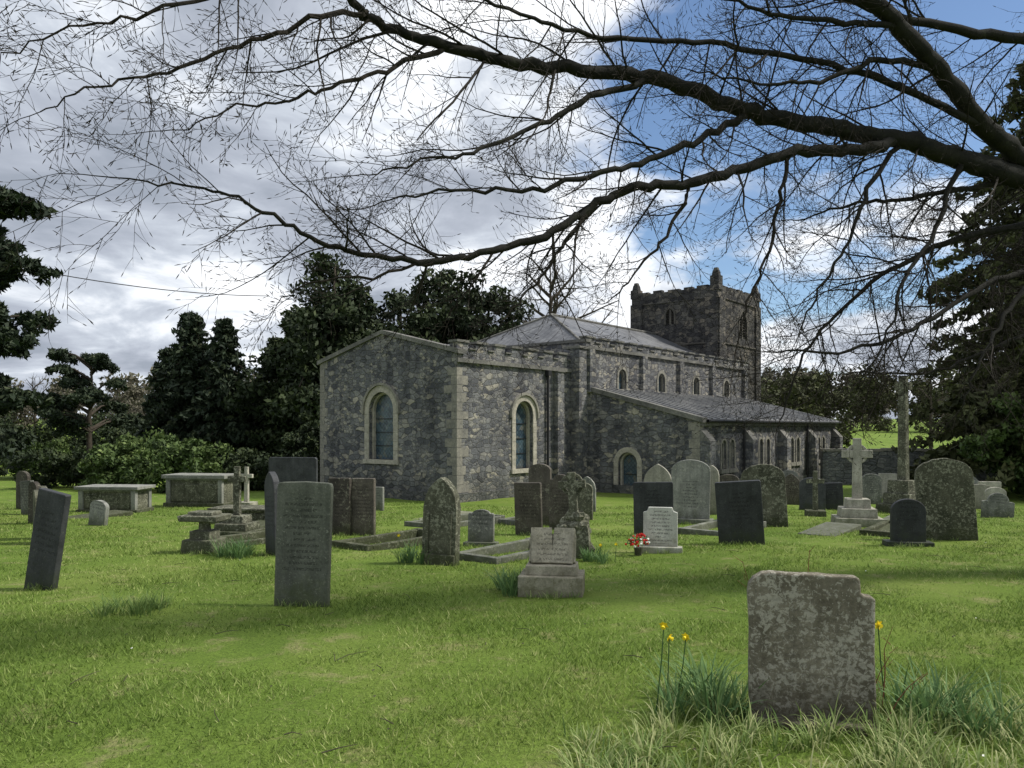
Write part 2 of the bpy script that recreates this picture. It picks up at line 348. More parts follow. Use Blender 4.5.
def strap(name,items,mat,flowers=None):
    VV=[];FF=[];TT=[];o=0
    for (cx,cy,n,ln,w,sp,tn) in items:
        for k in range(n):
            a=random.uniform(0,2*math.pi); r=abs(random.gauss(0,sp))
            bx=cx+math.cos(a)*r; by=cy+math.sin(a)*r; bz=float(gz(bx,by))-0.01
            l=ln*random.uniform(0.5,1.1); la=a+random.gauss(0,0.7); lean=random.uniform(0.15,0.9); curl=random.uniform(0.3,1.7)
            wa=la+math.pi/2+random.gauss(0,0.4); ww=w*random.uniform(0.6,1.2); t0=min(1,max(0,random.gauss(tn,0.2)))
            px_,pz=0,0; th=lean*0.5; S=6
            for s in range(S+1):
                t=s/S; wi=ww*(1-t**2.2)*0.5+0.0004
                X0=bx+math.cos(la)*px_; Y0=by+math.sin(la)*px_
                VV.append((X0-math.cos(wa)*wi,Y0-math.sin(wa)*wi,bz+pz)); VV.append((X0+math.cos(wa)*wi,Y0+math.sin(wa)*wi,bz+pz))
                TT+= [t0,t0]
                th+=curl/S*(0.4+1.3*t); px_+=math.sin(th)*l/S; pz+=math.cos(th)*l/S
                if s<S: FF.append((o,o+1,o+3,o+2))
                o+=2
    return np_mesh(name,np.array(VV),np.array(FF),[mat],tone=np.array(TT))

it=[]
for k in range(150):
    cx=random.uniform(0.30,2.95); cy=random.uniform(3.2,4.3)
    if abs(cx-1.6)<0.36 and cy>3.95: continue
    if cx<.8 and cy>3.95: continue
    it.append((cx,cy,random.randint(18,36),random.uniform(0.12,0.24),0.009,0.075,random.uniform(0.35,0.85)))
for k in range(18): it.append((random.uniform(0.9,1.35),random.uniform(4.2,4.75),18,0.2,0.008,0.06,0.6))
for k in range(18): it.append((random.uniform(2.0,3.4),random.uniform(4.1,4.7),20,0.2,0.008,0.07,0.6))
for (sx_,sy_,sw_) in [(1.6,4.05,.6),(-2.08,7.55,.55),(-5.22,8.45,.4),(-.98,10.4,.5),(.43,7.95,.65),(3.86,12.85,.7),(2.68,14.4,.7),(7.78,13.6,.9),(6.65,12.7,.7),(-3.54,11.35,.4),(-3.0,14.5,.9),(2.28,11.65,.6),(.33,14.6,.5),(-.52,12.75,.5),(5.36,16.1,.9),(3.94,16.8,.9),(-4.72,11.5,.6),(-8.05,13.1,.5)]:
    for k in range(9): it.append((sx_+random.uniform(-.55,.55)*sw_,sy_+random.uniform(-.06,.02),10,0.12,0.007,0.035,0.45))
strap('long_grass',it,M_strap)
strap('grass_tuft',[(-3.62+random.uniform(-.25,.25),7.2+random.uniform(-.2,.2),40,0.22,0.008,0.09,0.25) for k in range(10)],M_strap)
def daffs(x,y,nl,ln,nf,spread=0.1,name='daffodil_clump',ncl=3):
    e=empty(name,(0,0,0))
    o=strap('leaves',[(x+random.gauss(0,spread),y+random.gauss(0,spread),nl,ln,0.013,0.05,0.55) for _ in range(ncl)],M_daff); o.parent=e
    if nf:
        mb=MB()
        for k in range(nf if isinstance(nf,int) else len(nf)):
            if isinstance(nf,int): fx,fy,fz=x+random.gauss(0,spread*1.3),y+random.gauss(0,spread*1.3),ln*random.uniform(0.8,1.1)
            else: fx,fy,fz=nf[k]
            g=float(gz(fx,fy)); bx=fx+random.gauss(0,0.04)
            mb.tube([Vector((bx,fy,g)),Vector((bx*0.3+fx*0.7,fy,g+fz*0.6)),Vector((fx,fy,g+fz))],[0.004,0.0035,0.003],4,0)
            d=Vector((random.uniform(-1,1),-.6,random.uniform(-.5,.1))).normalized(); a=d.orthogonal().normalized(); c=d.cross(a)
            P=Vector((fx,fy,g+fz))
            for q in range(6):
                t=q*math.pi/3; u=a*math.cos(t)+c*math.sin(t); w=a*math.cos(t+1.57)+c*math.sin(t+1.57)
                mb.add([P,P+u*0.015+w*0.010,P+u*0.030+d*0.006,P+u*0.015-w*0.010],[(0,1,2,3)],1)
            mb.tube([P,P+d*0.012,P+d*0.026],[0.007,0.009,0.012],7,1)
        ob=mb.obj('flowers',[M_daff,M_yel],parent=e)
    return e
daffs(1.13,4.42,30,0.38,[(0.86,4.35,0.50),(0.90,4.4,0.42),(1.02,4.5,.40)],0.13,ncl=7)
daffs(2.15,4.2,26,0.38,[(2.05,4.3,0.5)],0.12,ncl=6)
daffs(2.6,4.0,20,0.30,0,0.14,ncl=4)
daffs(-3.95,11.1,40,0.36,0,0.18,ncl=7)
daffs(0.05,8.3,40,0.36,0,0.15,ncl=7)
daffs(-1.35,10.7,30,0.36,1,0.12,ncl=4)
daffs(1.12,10.9,36,0.28,2,0.16,ncl=5)
daffs(11.2,19,30,0.2,4,0.3,ncl=4)

mb=MB()
for k in range(130):
    yy=math.exp(random.uniform(math.log(3.4),math.log(16))); xx=random.uniform(-.75,.75)*yy; g=float(gz(xx,yy))+0.02
    r=random.uniform(0.005,0.012); mb.add([(xx-r,yy,g),(xx,yy-r,g),(xx+r,yy,g+.003),(xx,yy+r,g+.004)],[(0,1,2,3)],0 if random.random()<.12 else 1)
mb.obj('fallen_leaves',[M_wht,M_bark2])
mb=MB()
for k in range(60):
    yy=math.exp(random.uniform(math.log(3.6),math.log(14))); xx=random.uniform(-.6,.75)*yy; g=float(gz(xx,yy))+0.03
    a=random.uniform(0,3.14); l=random.uniform(.05,.22); P0=Vector((xx,yy,g)); D=Vector((math.cos(a),math.sin(a),0))
    mb.tube([P0,P0+D*l*.5+Vector((0,0,.01)),P0+D*l+Vector((random.gauss(0,.02),random.gauss(0,.02),0))],[.003,.0025,.0015],4)
mb.obj('fallen_twigs',[M_bark2])

# ---------------------------------------------------------------- gravestones
def prof(kind,w,h,r=None):
    a=w/2; p=[(-a,-0.25),(a,-0.25)]
    if kind=='flat': c=0.03*w; p+= [(a,h-c*1.2),(a-c,h),(-a+c,h-0.004),(-a,h-c)]
    elif kind=='round':
        r=r or w*0.3
        for k in range(17): t=math.pi*k/16; p.append((a*math.cos(t),h-r+r*math.sin(t)))
    elif kind=='gothic':
        r=r or w*0.7
        for k in range(8):
            xx=a*(1-k/8); p.append((xx,h-r+r*math.sqrt(max(0,1-((xx+a)/(2*a))**2))/0.866))
        for k in range(9):
            xx=a*(k/8); p.append((-xx,h-r+r*math.sqrt(max(0,1-((xx+a)/(2*a))**2))/0.866))
    elif kind=='shoulder':
        r=r or w*0.3; s=0.17*w; p+= [(a,h-r-0.02),(a-s*.4,h-r),(a-s,h-r)]
        for k in range(1,12): t=math.pi*k/12; p.append(((a-s)*math.cos(t),h-r+r*math.sin(t)))
        p+= [(-a+s,h-r),(-a+s*.4,h-r),(-a,h-r-0.02)]
    elif kind=='rough':
        r=r or w*0.35
        for k in range(19):
            t=math.pi*k/18; p.append((a*math.cos(t)*(1+random.uniform(-.02,.02)),h-r+r*math.sin(t)**0.8+random.uniform(-.012,.012)))
    return p
def stone(x,y,w,h,kind='flat',mat=M_dark,th=0.09,yaw=-15,lean=0,tilt=0,r=None,plinth=None,extra=None,name='gravestone',pr=None):
    mb=MB(); p=pr or prof(kind,w,h,r)
    mb.prism(p,-th/2,th/2)
    if plinth:
        pw,pd,ph=plinth; mb.box((0,0,ph/2-0.1),(pw,pd,ph+0.2),0)
    if extra: extra(mb)
    return mb.obj(name,[mat],(x,y,float(gz(x,y))-0.01),(R(tilt),R(lean),R(yaw)),bevel=0.01)

pn=[(-.320,-.3),(.318,-.3),(.320,0.2),(.316,.40),(.325,0.69),(.315,.705),(.270,.71),(.256,.725),(.252,.795),(.238,.808),(.10,.809),(.05,.815),(-.08,.812),(-.20,.818),(-.245,.812),(-.288,.785),(-.315,.75),(-.322,.70),(-.314,.5),(-.320,.3)]
M_near=grave_mat('near_gritstone',(0.13,0.115,0.085),(0.29,0.262,0.205),(0.46,0.44,0.37),(0.055,0.048,0.03),0.52,(0.25,0.2,0.72,0.05),0.95,0.15,0.2,34,.6,.8)
stone(1.615,4.15,.65,.8,mat=M_near,th=.11,yaw=-14,lean=-.5,tilt=-3,pr=pn,plinth=(0.62,0.3,0.05))
stone(-2.08,7.6,.56,1.25,'flat',M_greenstone,.07,-6,1.0,-2,pr=[(-.275,-.3),(.275,-.3),(.28,1.19),(.268,1.225),(.22,1.232),(0,1.24),(-.21,1.23),(-.26,1.222),(-.278,1.19)])
stone(-5.22,8.5,.40,1.12,'flat',M_slate,.08,-18,11,0)
def ex4(mb):
    for s in (-1,1): mb.box((s*.17,-.085,.35),(.05,.05,.75))
    mb.box((0,-.08,.06),(.5,.09,.2))
stone(-.98,10.5,.50,1.2,'gothic',M_mossy,.16,-20,2,0,r=.42,extra=ex4)
stone(-.52,12.9,.44,.62,'shoulder',M_greylime,.1,-10,0,-4,r=.06,plinth=(.56,.28,.08))
stone(.33,14.7,.54,1.02,'flat',M_dark,.09,-22,-1,2)
stone(.62,17.0,.52,1.38,'round',M_dark,.1,-25,0,0,r=.14)
stone(1.02,15.9,.5,1.16,'shoulder',M_dark,.1,-22,0,0,r=.1)
def ring(mb,c,ro,ri,th,mi=0,n=20):
    for k in range(n):
        a0=2*math.pi*k/n; a1=2*math.pi*(k+1)/n
        q=[(c[0]+r_*math.cos(a),c[1]+r_*math.sin(a)) for r_,a in ((ri,a0),(ro,a0),(ro,a1),(ri,a1))]
        mb.prism(q,-th/2,th/2,mi)
def rock(mb,c,r,seg=9,rings=6,mi=0):
    vs=[];fs=[]
    ph=random.uniform(0,6)
    for i in range(rings+1):
        th=math.pi*i/rings
        for k in range(seg):
            a=2*math.pi*k/seg; f=1+.16*math.sin(3*a+ph+i)+.12*random.uniform(-1,1)
            vs.append((c[0]+r[0]*math.sin(th)*math.cos(a)*f,c[1]+r[1]*math.sin(th)*math.sin(a)*f,c[2]+r[2]*math.cos(th)*f))
    for i in range(rings):
        for k in range(seg): k2=(k+1)%seg; fs.append((i*seg+k,(i+1)*seg+k,(i+1)*seg+k2,i*seg+k2))
    mb.add(vs,fs,mi)
def ex9(mb):
    for k in range(30):
        zz=random.uniform(.02,.68); s=.28-.26*zz
        rock(mb,(random.uniform(-s,s),random.uniform(-.11,.11),zz),(random.uniform(.09,.14),random.uniform(.08,.12),random.uniform(.07,.11)))
    mb.box((0,-.03,.95),(.12,.1,.66)); mb.box((0,-.03,1.10),(.40,.098,.11)); ring(mb,(0,1.10),.17,.12,.07)
stone(.97,11.4,.40,.55,'rough',M_mossy,.25,-12,-4,0,extra=ex9,name='celtic_cross_grave')
mb=MB(); mb.box((0,0,.05),(.68,.5,.34),0); mb.box((0,.02,.27),(.56,.36,.10),0,None,.96)
Mx=Matrix.Rotation(R(-28),3,'X')
for s in (-1,1):
    mb.box((s*.118,.06,.50),(.23,.07,.40),0,Matrix.Rotation(R(s*-7),3,'Z')@Mx)
mb.box((0,.10,.46),(.5,.10,.32),0,Mx)
M_book=grave_mat('book_memorial_stone',(0.25,0.23,0.175),(0.44,0.41,0.33),(0.16,0.15,0.10),(0.13,0.125,0.065),0.57,(0.21,0.36,0.66,0.05),0.9,0.2,0.6)
mb.obj('book_memorial',[M_book],(.43,8.25,float(gz(.43,8.25))),(0,0,R(-8)),bevel=.008)
stone(2.68,14.5,.74,1.04,'flat',M_slate,.08,-12,-1,0)
stone(2.28,11.8,.52,.72,'flat',M_white,.08,-12,0,-3,pr=[(-.26,-.2),(.26,-.2),(.26,.62),(.20,.64),(.18,.70),(-.18,.70),(-.20,.64),(-.26,.62)],plinth=(.66,.3,.1))
stone(3.94,17,.84,1.42,'round',M_greylime,.12,-16,1,0,r=.24,plinth=(1.0,.4,.12))
stone(3.8,20,.74,1.35,'gothic',M_pale,.14,-18,0,0,r=.5)
stone(4.55,19.5,.5,1.25,'round',M_dark,.1,-15,0,0)
stone(5.2,20,.38,1.3,'gothic',M_pale,.1,-25,0,0)
stone(3.86,12.9,.74,1.08,'flat',M_slate,.09,-14,-4,4)
stone(5.36,16.2,.88,1.32,'rough',M_mossy,.16,-18,-4,0,r=.3)
stone(6.65,12.9,.54,.80,'round',M_slate,.1,-12,0,0,r=.2,plinth=(.74,.3,.09))
stone(7.78,13.7,.92,1.46,'rough',M_mossy,.15,-20,-4,0,r=.34)
def cross(x,y,total,arm,sw,steps,mat,celtic=False,yaw=-15,name='stone_cross',lean=0,armz=.74):
    mb=MB(); z=0
    for (w,hh) in steps:
        mb.box((0,0,z+hh/2-(0.1 if z==0 else 0)),(w,w*.85,hh+(0.2 if z==0 else 0)),0,None,.95); z+=hh
    H=total-z; mb.box((0,0,z+H/2-.01),(sw,sw*.7,H+.02),0,None,.82)
    az=z+H*armz
    mb.box((0,0,az),(arm,sw*.62,sw*.85),0)
    if celtic: ring(mb,(0,az),arm*.36,arm*.26,sw*.4)
    return mb.obj(name,[mat],(x,y,float(gz(x,y))),(0,R(lean),R(yaw)),bevel=.01)
cross(7.57,16.85,1.92,.62,.2,[(1.0,.2),(.74,.2),(.5,.2)],M_pale,True)
cross(7.7,19.5,1.15,.42,.13,[(.5,.15)],M_mossy)
cross(10.7,21,3.75,.42,.25,[(1.1,.25),(.8,.3),(.62,.35)],M_mossy,False,-60,'memorial_cross',armz=.9)
cross(-5.15,14.4,1.32,.36,.13,[(.9,.14),(.65,.13),(.42,.14)],M_mossy,False,-10)
cross(-7.6,22,1.2,.4,.13,[(.5,.2)],M_pale)
mb=MB(); mb.box((0,0,.05),(.55,.5,.32),0,None,.9); mb.box((0,0,.27),(.34,.3,.14)); mb.tube([Vector((0,0,.33)),Vector((0,0,.5))],[.1,.08],10); mb.box((0,0,.53),(.62,.44,.09),0,None,1.05); mb.box((0,0,.60),(.4,.3,.06))
mb.obj('pedestal_tomb',[M_mossy],(-4.72,11.8,float(gz(-4.72,11.8))),(0,0,R(-10)),bevel=.015)
def chest(x,y,w,d,h,yaw,mat,lid=M_pale,name='chest_tomb'):
    mb=MB(); mb.box((0,0,h*.42),(w*.88,d*.82,h*.9),0); mb.box((0,0,h*.04),(w,d,h*.14+.1),0)
    mb.box((0,0,h*.93),(w*1.04,d*1.06,h*.11),1); mb.box((0,0,h*.85),(w*.94,d*.92,.05),1)
    for s in (-1,1):
        for t in (-1,1): mb.box((s*w*.43,t*d*.40,h*.45),(.13,.13,h*.76),1)
    for s in (-1,0,1): mb.box((s*w*.27,-d*.415,h*.45),(w*.2,.03,h*.5),0)
    return mb.obj(name,[mat,lid],(x,y,float(gz(x,y))-.03),(0,0,R(yaw)),bevel=.012)
chest(-9.5,23.5,1.95,.95,1.02,-8,M_mossy,M_greylime)
chest(-11.1,21.5,1.75,.9,.78,-4,M_mossy,M_greylime)
chest(-6.0,17.5,1.5,.8,.42,-10,M_mossy,M_mossy)
for (x,y,w,h,k,mt,yaw,ln,tl) in [
 (-3.27,14.6,.44,1.1,'flat',M_dark,-14,0,0),(-2.82,14.6,.46,1.1,'flat',M_dark,-14,0,0),
 (-5.7,20,1.35,1.5,'flat',M_slate,-12,0,0),(-3.54,11.4,.36,1.25,'gothic',M_slate,-50,-3,0),
 (-8.05,13.2,.45,.98,'flat',M_mossy,-55,4,0),(-8.6,13.9,.45,.9,'round',M_mossy,-55,3,0),(-10.7,17.2,.5,.95,'round',M_dark,-40,2,0),(-14.0,22,.6,1.1,'round',M_dark,-30,0,0),
 (-12.6,20,.5,.9,'flat',M_greylime,-30,-4,0),(-8.9,16.5,.45,.55,'round',M_greylime,-20,8,0),(-6.6,22.5,.5,.95,'gothic',M_greylime,-20,0,0),
 (-4.5,21,.6,.8,'round',M_dark,-20,0,0),(-3.9,22,.5,.7,'flat',M_greylime,-20,0,0),
 (13.4,22,.8,.72,'round',M_pale,-20,0,0),(14.3,23,.6,.8,'flat',M_pale,-20,0,0),(15.5,26,.7,.9,'gothic',M_greylime,-20,0,0),
 (12.0,19,.7,.62,'shoulder',M_greylime,-20,3,0),(12.9,20.5,.5,.7,'round',M_pale,-20,0,0),(11.7,25,.6,1.0,'round',M_greylime,-20,0,0),(13.2,27,.6,.9,'flat',M_pale,-20,0,0),
 (8.6,22,.7,.95,'round',M_slate,-20,0,0),(9.4,22.5,.6,.8,'flat',M_slate,-20,-3,0),(8.9,24.5,.6,1.0,'gothic',M_dark,-20,0,0),
 (6.2,22,.6,1.0,'round',M_dark,-20,0,0),(6.9,20.5,.55,.8,'flat',M_dark,-15,3,0),(2.1,21.5,.5,1.0,'gothic',M_greylime,-20,0,0),(1.7,18.5,.5,.9,'round',M_mossy,-20,0,0),
 (5.9,24.2,.5,.9,'gothic',M_greylime,-20,0,0),(10.1,28,.6,1,'round',M_greylime,-20,0,0),(16.8,29,.6,1,'round',M_dark,-20,0,0)]:
    stone(x,y,w,h,k,mt,.1,yaw,ln,tl)
def kerb(x,y,w,l,yaw,mat,name='grave_kerb'):
    mb=MB(); t=.12
    for s in (-1,1): mb.box((s*(w/2-t/2),l/2,.03),(t,l-2*t-.004,.2))
    mb.box((0,t/2,.035),(w,t,.21)); mb.box((0,l-t/2,.035),(w,t,.21))
    mb.obj(name,[mat],(x,y,float(gz(x,y+l/2))),(0,0,R(yaw)),bevel=.012)
kerb(-.55,10.9,.85,1.9,-38,M_greylime); kerb(-2.6,12.2,.9,2.0,-38,M_mossy); kerb(-1.9,16.0,1.0,2.2,-38,M_greylime)
kerb(3.6,14.6,1.0,2.1,-38,M_greylime); kerb(-4.9,12.6,.9,2.0,-38,M_mossy); kerb(6.9,14.2,.9,2.,-38,M_mossy); kerb(.0,17.0,.9,2.,-38,M_greylime)
def ledger(x,y,w,l,yaw,mat):
    mb=MB(); mb.box((0,0,-.01),(w,l,.14),0); mb.obj('ledger_slab',[mat],(x,y,float(gz(x,y))),(R(2),0,R(yaw)),bevel=.015)
ledger(-1.55,18.6,.8,1.8,-40,M_pale); ledger(6.3,15.2,.7,1.7,-40,M_greylime); ledger(7.5,15.1,.7,1.6,-40,M_mossy)
ledger(-5.6,15.9,.8,1.7,-30,M_mossy); ledger(9.5,18.5,.8,1.8,-40,M_greylime); ledger(-10.5,19.2,.8,1.7,-30,M_mossy)
e=empty('flower_bouquet',(1.9,11.55,float(gz(1.9,11.55))))
mb=MB(); mb.tube([Vector((0,0,0)),Vector((0,0,.12))],[.05,.07],10)
for k in range(90):
    a=random.uniform(0,6.28); el=random.uniform(.1,1.4); r=random.uniform(.1,.22)
    P=Vector((math.cos(a)*math.cos(el)*r,math.sin(a)*math.cos(el)*r,.14+math.sin(el)*r*.9)); rr=.026
    mi=random.choice([1,1,1,2,3,3,3])
    A=Vector((random.gauss(0,1),random.gauss(0,1),random.gauss(0,1))).normalized(); B=A.orthogonal().normalized()
    if mi==3: mb.add([P-A*rr*1.8,P+B*rr*.5,P+A*rr*1.8,P-B*rr*.5],[(0,1,2,3)],3)
    else: rock(mb,P,(rr*.8,rr*.8,rr*.7),6,3,mi)
mb.obj('blooms',[M_dark,M_red,M_wht,M_daff],parent=e)

# ---------------------------------------------------------------- church
CH=empty('stone_church',(-1.83,25.5,-0.9),math.atan2(.768,.64))
walls=MB(); trim=MB(); glass=MB(); quo=MB(); cop=MB(); tow=MB(); iron=MB()
def arch(cx,sill,w,spring,n=12,pointed=False):
    p=[(cx-w/2,sill),(cx-w/2,spring)]
    for k in range(1,n):
        t=math.pi*(1-k/n)
        if pointed:
            xx=math.cos(t)*w/2; zz=spring+math.sqrt(max(0,w*w-(abs(xx)+w/2)**2))*0.9
        else: xx=math.cos(t)*w/2; zz=spring+math.sin(t)*w/2
        p.append((cx+xx,zz))
    p+= [(cx+w/2,spring),(cx+w/2,sill)]
    return p
def facing(o,d,n):
    o=Vector(o); d=Vector(d); n=Vector(n)
    return lambda a,z,k=0: o+d*a+Vector((0,0,z))+n*k
def wall(mb,P,n,outer,holes,depth=.3,mi=0):
    loops=[[Vector((a,z,0)) for a,z in outer]]+[[Vector((a,z,0)) for a,z in h] for h in holes]
    flat=[p for l in loops for p in l]
    tris=geometry.tessellate_polygon(loops)
    vs=[P(p.x,p.y) for p in flat]; fs=[]
    for t in tris:
        nn=(vs[t[1]]-vs[t[0]]).cross(vs[t[2]]-vs[t[0]])
        fs.append(t if nn.dot(Vector(n))>0 else (t[0],t[2],t[1]))
    mb.add(vs,fs,mi)
    for h in holes:
        k=len(h); v2=[P(a,z,0) for a,z in h]+[P(a,z,-depth) for a,z in h]
        mb.add(v2,[(i,(i+1)%k,(i+1)%k+k,i+k) for i in range(k)],mi)
def band(mb,P,inner,outer,k0,k1,closed=False,mi=0):
    n=len(inner); vs=[]
    for a,z in inner: vs.append(P(a,z,k1))
    for a,z in outer: vs.append(P(a,z,k1))
    for a,z in inner: vs.append(P(a,z,k0))
    for a,z in outer: vs.append(P(a,z,k0))
    fs=[]
    for i in range(n-1):
        fs+= [(i,i+1,n+i+1,n+i),(n+i,n+i+1,3*n+i+1,3*n+i),(2*n+i,2*n+i+1,i+1,i)]
    mb.add(vs,fs,mi)
def boxp(mb,P,a0,a1,z0,z1,k0,k1,mi=0):
    vs=[P(a,z,k) for k in (k0,k1) for z in (z0,z1) for a in (a0,a1)]
    mb.add(vs,[(0,1,3,2),(4,6,7,5),(0,4,5,1),(2,3,7,6),(0,2,6,4),(1,5,7,3)],mi)
def window(P,cx,sill,w,spring,ringw=.2,hood=True,pointed=False,mull=0,bars=3,depth=.28,mi=0):
    h=arch(cx,sill,w,spring,12,pointed)
    glass.add([P(a,z,-depth+.02) for a,z in h],[list(range(len(h)))],0)
    o=arch(cx,sill,w+2*ringw,spring,12,pointed)
    band(trim,P,h,o,0,.035,mi=mi)
    ih=arch(cx,sill,w-.16,spring,12,pointed)
    band(trim,P,ih,h,-depth+.03,-depth+.14,mi=mi)
    if hood:
        o1=arch(cx,spring-.12,w+2*ringw+.02,spring,12,pointed); o2=arch(cx,spring-.12,w+2*ringw+.2,spring,12,pointed)
        band(trim,P,o1,o2,0,.10,mi=1)
    boxp(trim,P,cx-w/2-ringw-.05,cx+w/2+ringw+.05,sill-.16,sill,-depth,.08,mi)
    for k in range(1,mull+1):
        a=cx-w/2+w*k/(mull+1); boxp(trim,P,a-.035,a+.035,sill,spring+w*.35,-depth+.02,-depth+.12)
    for k in range(1,bars+1):
        z=sill+(spring-sill)*k/(bars+.6); boxp(iron,P,cx-w/2,cx+w/2,z-.012,z+.012,-depth+.03,-depth+.05)
    for s in (-1,1):
        z=sill+.33
        while z<spring: 
            a0=cx+s*(w/2); a1=cx+s*(w/2+ringw)
            boxp(iron,P,min(a0,a1),max(a0,a1),z-.004,z+.004,.03,.0365); z+=.33
    return h
B0=-.8
P=facing((0,0,0),(0,1,0),(-1,0,0)); W=7.45
h=window(P,3.8,1.32,1.35,3.1,.24)
wall(walls,P,(-1,0,0),[(0,B0),(W,B0),(W,5.0),(W/2,5.88),(0,5.0)],[h])
for s,(a0,z0,a1,z1) in enumerate([(0,5.0,W/2,5.88),(W,5.0,W/2,5.88)]):
    vs=[P(a0-(.12 if s==0 else -.12),z0-.06,.08),P(a1,z1,.08),P(a1,z1+.14,.08),P(a0-(.12 if s==0 else -.12),z0+.10,.08)]
    vs+=[v+Vector((.42,0,0)) for v in vs]
    cop.add(vs,[(0,1,2,3),(7,6,5,4),(3,2,6,7),(0,3,7,4),(1,0,4,5)])
boxp(walls,P,-.04,W+.04,B0,.28,0,.09)
P=facing((0,0,0),(1,0,0),(0,-1,0))
h=window(P,3.55,.98,1.02,2.95,.2)
wall(walls,P,(0,-1,0),[(0,B0),(7,B0),(7,5.0),(0,5.0)],[h])
boxp(cop,P,-.05,7,4.66,4.80,0,.10)
boxp(walls,P,-.05,7,B0,.28,0,.085)
boxp(walls,P,.0,7,4.998,5.12,-.35,-.002)
a=.0
while a<6.8:
    boxp(walls,P,a,a+.55,5.12,5.34+random.uniform(-.03,.02),-.34,0); boxp(cop,P,a-.03,a+.58,5.34,5.42,-.38,.05); 
    if a+.95<6.8: boxp(cop,P,a+.581,a+.919,5.12,5.17,-.38,.05)
    a+=.95
boxp(walls,P,5.35,5.75,B0,4.62,0,.22); boxp(cop,P,5.32,5.78,4.62,4.66,0,.26)
boxp(walls,P,6.45,7.0,B0,5.6,0,.45); boxp(cop,P,6.42,7.0,5.6,5.7,-.3,.5)
P=facing((0,W,0),(1,0,0),(0,1,0)); wall(walls,P,(0,1,0),[(0,B0),(7,B0),(7,5.0),(0,5.0)],[])
iron.tube([Vector((4.9,-.08,4.6)),Vector((4.9,-.08,0))],[.05,.05],8)
iron.box((4.9,-.1,4.55),(.2,.18,.2))
roof=MB()
roof.add([(.3,.3,4.95),(7,.3,4.95),(7,W/2,5.78),(.3,W/2,5.78),(.3,W-.1,4.95),(7,W-.1,4.95)],[(0,1,2,3),(3,2,5,4)],0)
def quoins(corner,d1,n1,d2,n2,z0,z1,mb=quo,hh=.3):
    z=z0;k=0
    P1=facing(corner,d1,n1); P2=facing(corner,d2,n2)
    while z<z1-.1:
        l1,l2=(.50,.26) if k%2 else (.26,.50)
        l1*=random.uniform(.8,1.2); l2*=random.uniform(.8,1.2); h_=hh*random.uniform(.85,1.15)
        boxp(mb,P1,-.010,l1,z,z+h_-.012,-.05,.010); boxp(mb,P2,.0,l2,z,z+h_-.012,-.05,.0105)
        z+=h_;k+=1
quoins((0,0,0),(0,1,0),(-1,0,0),(1,0,0),(0,-1,0),.3,4.6)
quoins((0,W,0),(0,-1,0),(-1,0,0),(1,0,0),(0,1,0),.3,4.9)
NX0,NX1,NY0,NY1=7.0,22.6,-.4,7.9
P=facing((NX0,NY0,0),(0,1,0),(-1,0,0))
wall(walls,P,(-1,0,0),[(0,B0),(NY1-NY0,B0),(NY1-NY0,5.9),(0,5.9)],[])
boxp(cop,P,-.05,NY1-NY0,5.9,6.02,-.3,.06)
P=facing((NX0,NY0,0),(1,0,0),(0,-1,0))
hs=[window(P,c-NX0,4.1,.62,4.65,.12,bars=1,hood=False,depth=.2,mi=1) for c in (9.7,13.1,16.6,20.1)]
wall(walls,P,(0,-1,0),[(0,B0),(15.6,B0),(15.6,5.9),(0,5.9)],hs)
boxp(cop,P,0,15.6,5.62,5.74,0,.10)
a=.0
while a<15.4:
    boxp(walls,P,a,a+.6,5.9,6.08,-.3,0); boxp(cop,P,a-.03,a+.63,6.08,6.15,-.34,.05)
    if a+1.1<15.4: boxp(cop,P,a+.631,a+1.069,5.9,5.95,-.34,.05)
    a+=1.1
for c in (7.25,11.4,14.85,18.35,22.35): boxp(walls,P,c-NX0-.2,c-NX0+.2,3.9,5.62,0,.16)
P=facing((NX0,NY1,0),(1,0,0),(0,1,0)); wall(walls,P,(0,1,0),[(0,B0),(15.6,B0),(15.6,5.9),(0,5.9)],[])
P=facing((NX1,NY0,0),(0,1,0),(1,0,0)); wall(walls,P,(1,0,0),[(0,B0),(8.3,B0),(8.3,5.9),(0,5.9)],[])
ym=(NY0+NY1)/2
roof.add([(7.2,-.1,5.88),(22.5,-.1,5.88),(22.5,ym,7.7),(10.2,ym,7.7),(7.2,7.7,5.88),(22.5,7.7,5.88)],[(0,1,2,3),(3,2,5,4),(0,3,4),(1,5,2)],0)
cop.tube([Vector((10.2,ym,7.73)),Vector((22.5,ym,7.73))],[.07,.07],6)
for q in ((7.2,-.1,5.9),(7.2,7.7,5.9)): cop.tube([Vector(q),Vector((10.2,ym,7.73))],[.05,.06],6)
AX0,AX1,AY=7.2,22.6,-5.2
P=facing((AX0,AY,0),(0,1,0),(-1,0,0))
h=window(P,3.0,-.05,.85,1.1,.2,bars=1,hood=False)
wall(walls,P,(-1,0,0),[(0,B0),(4.8,B0),(4.8,4.0),(0,2.75)],[h])
vs=[P(-.15,2.66,.08),P(4.8,3.95,.08),P(4.8,4.13,.08),P(-.15,2.84,.08)]; vs+=[v+Vector((.4,0,0)) for v in vs]
cop.add(vs,[(0,1,2,3),(7,6,5,4),(3,2,6,7),(0,3,7,4),(1,0,4,5)])
boxp(walls,P,-.04,4.8,B0,.25,0,.08)
P=facing((AX0,AY,0),(1,0,0),(0,-1,0))
hs=[window(P,c,.9,.40,1.8,.09,bars=1,hood=False,depth=.2,mi=1) for c in (2.0,2.75,5.6,6.35,9.2,9.95,12.8,13.5)]
wall(walls,P,(0,-1,0),[(0,B0),(15.4,B0),(15.4,2.75),(0,2.75)],hs)
boxp(walls,P,-.04,15.4,B0,.25,0,.075); boxp(cop,P,0,15.4,2.55,2.68,0,.1)
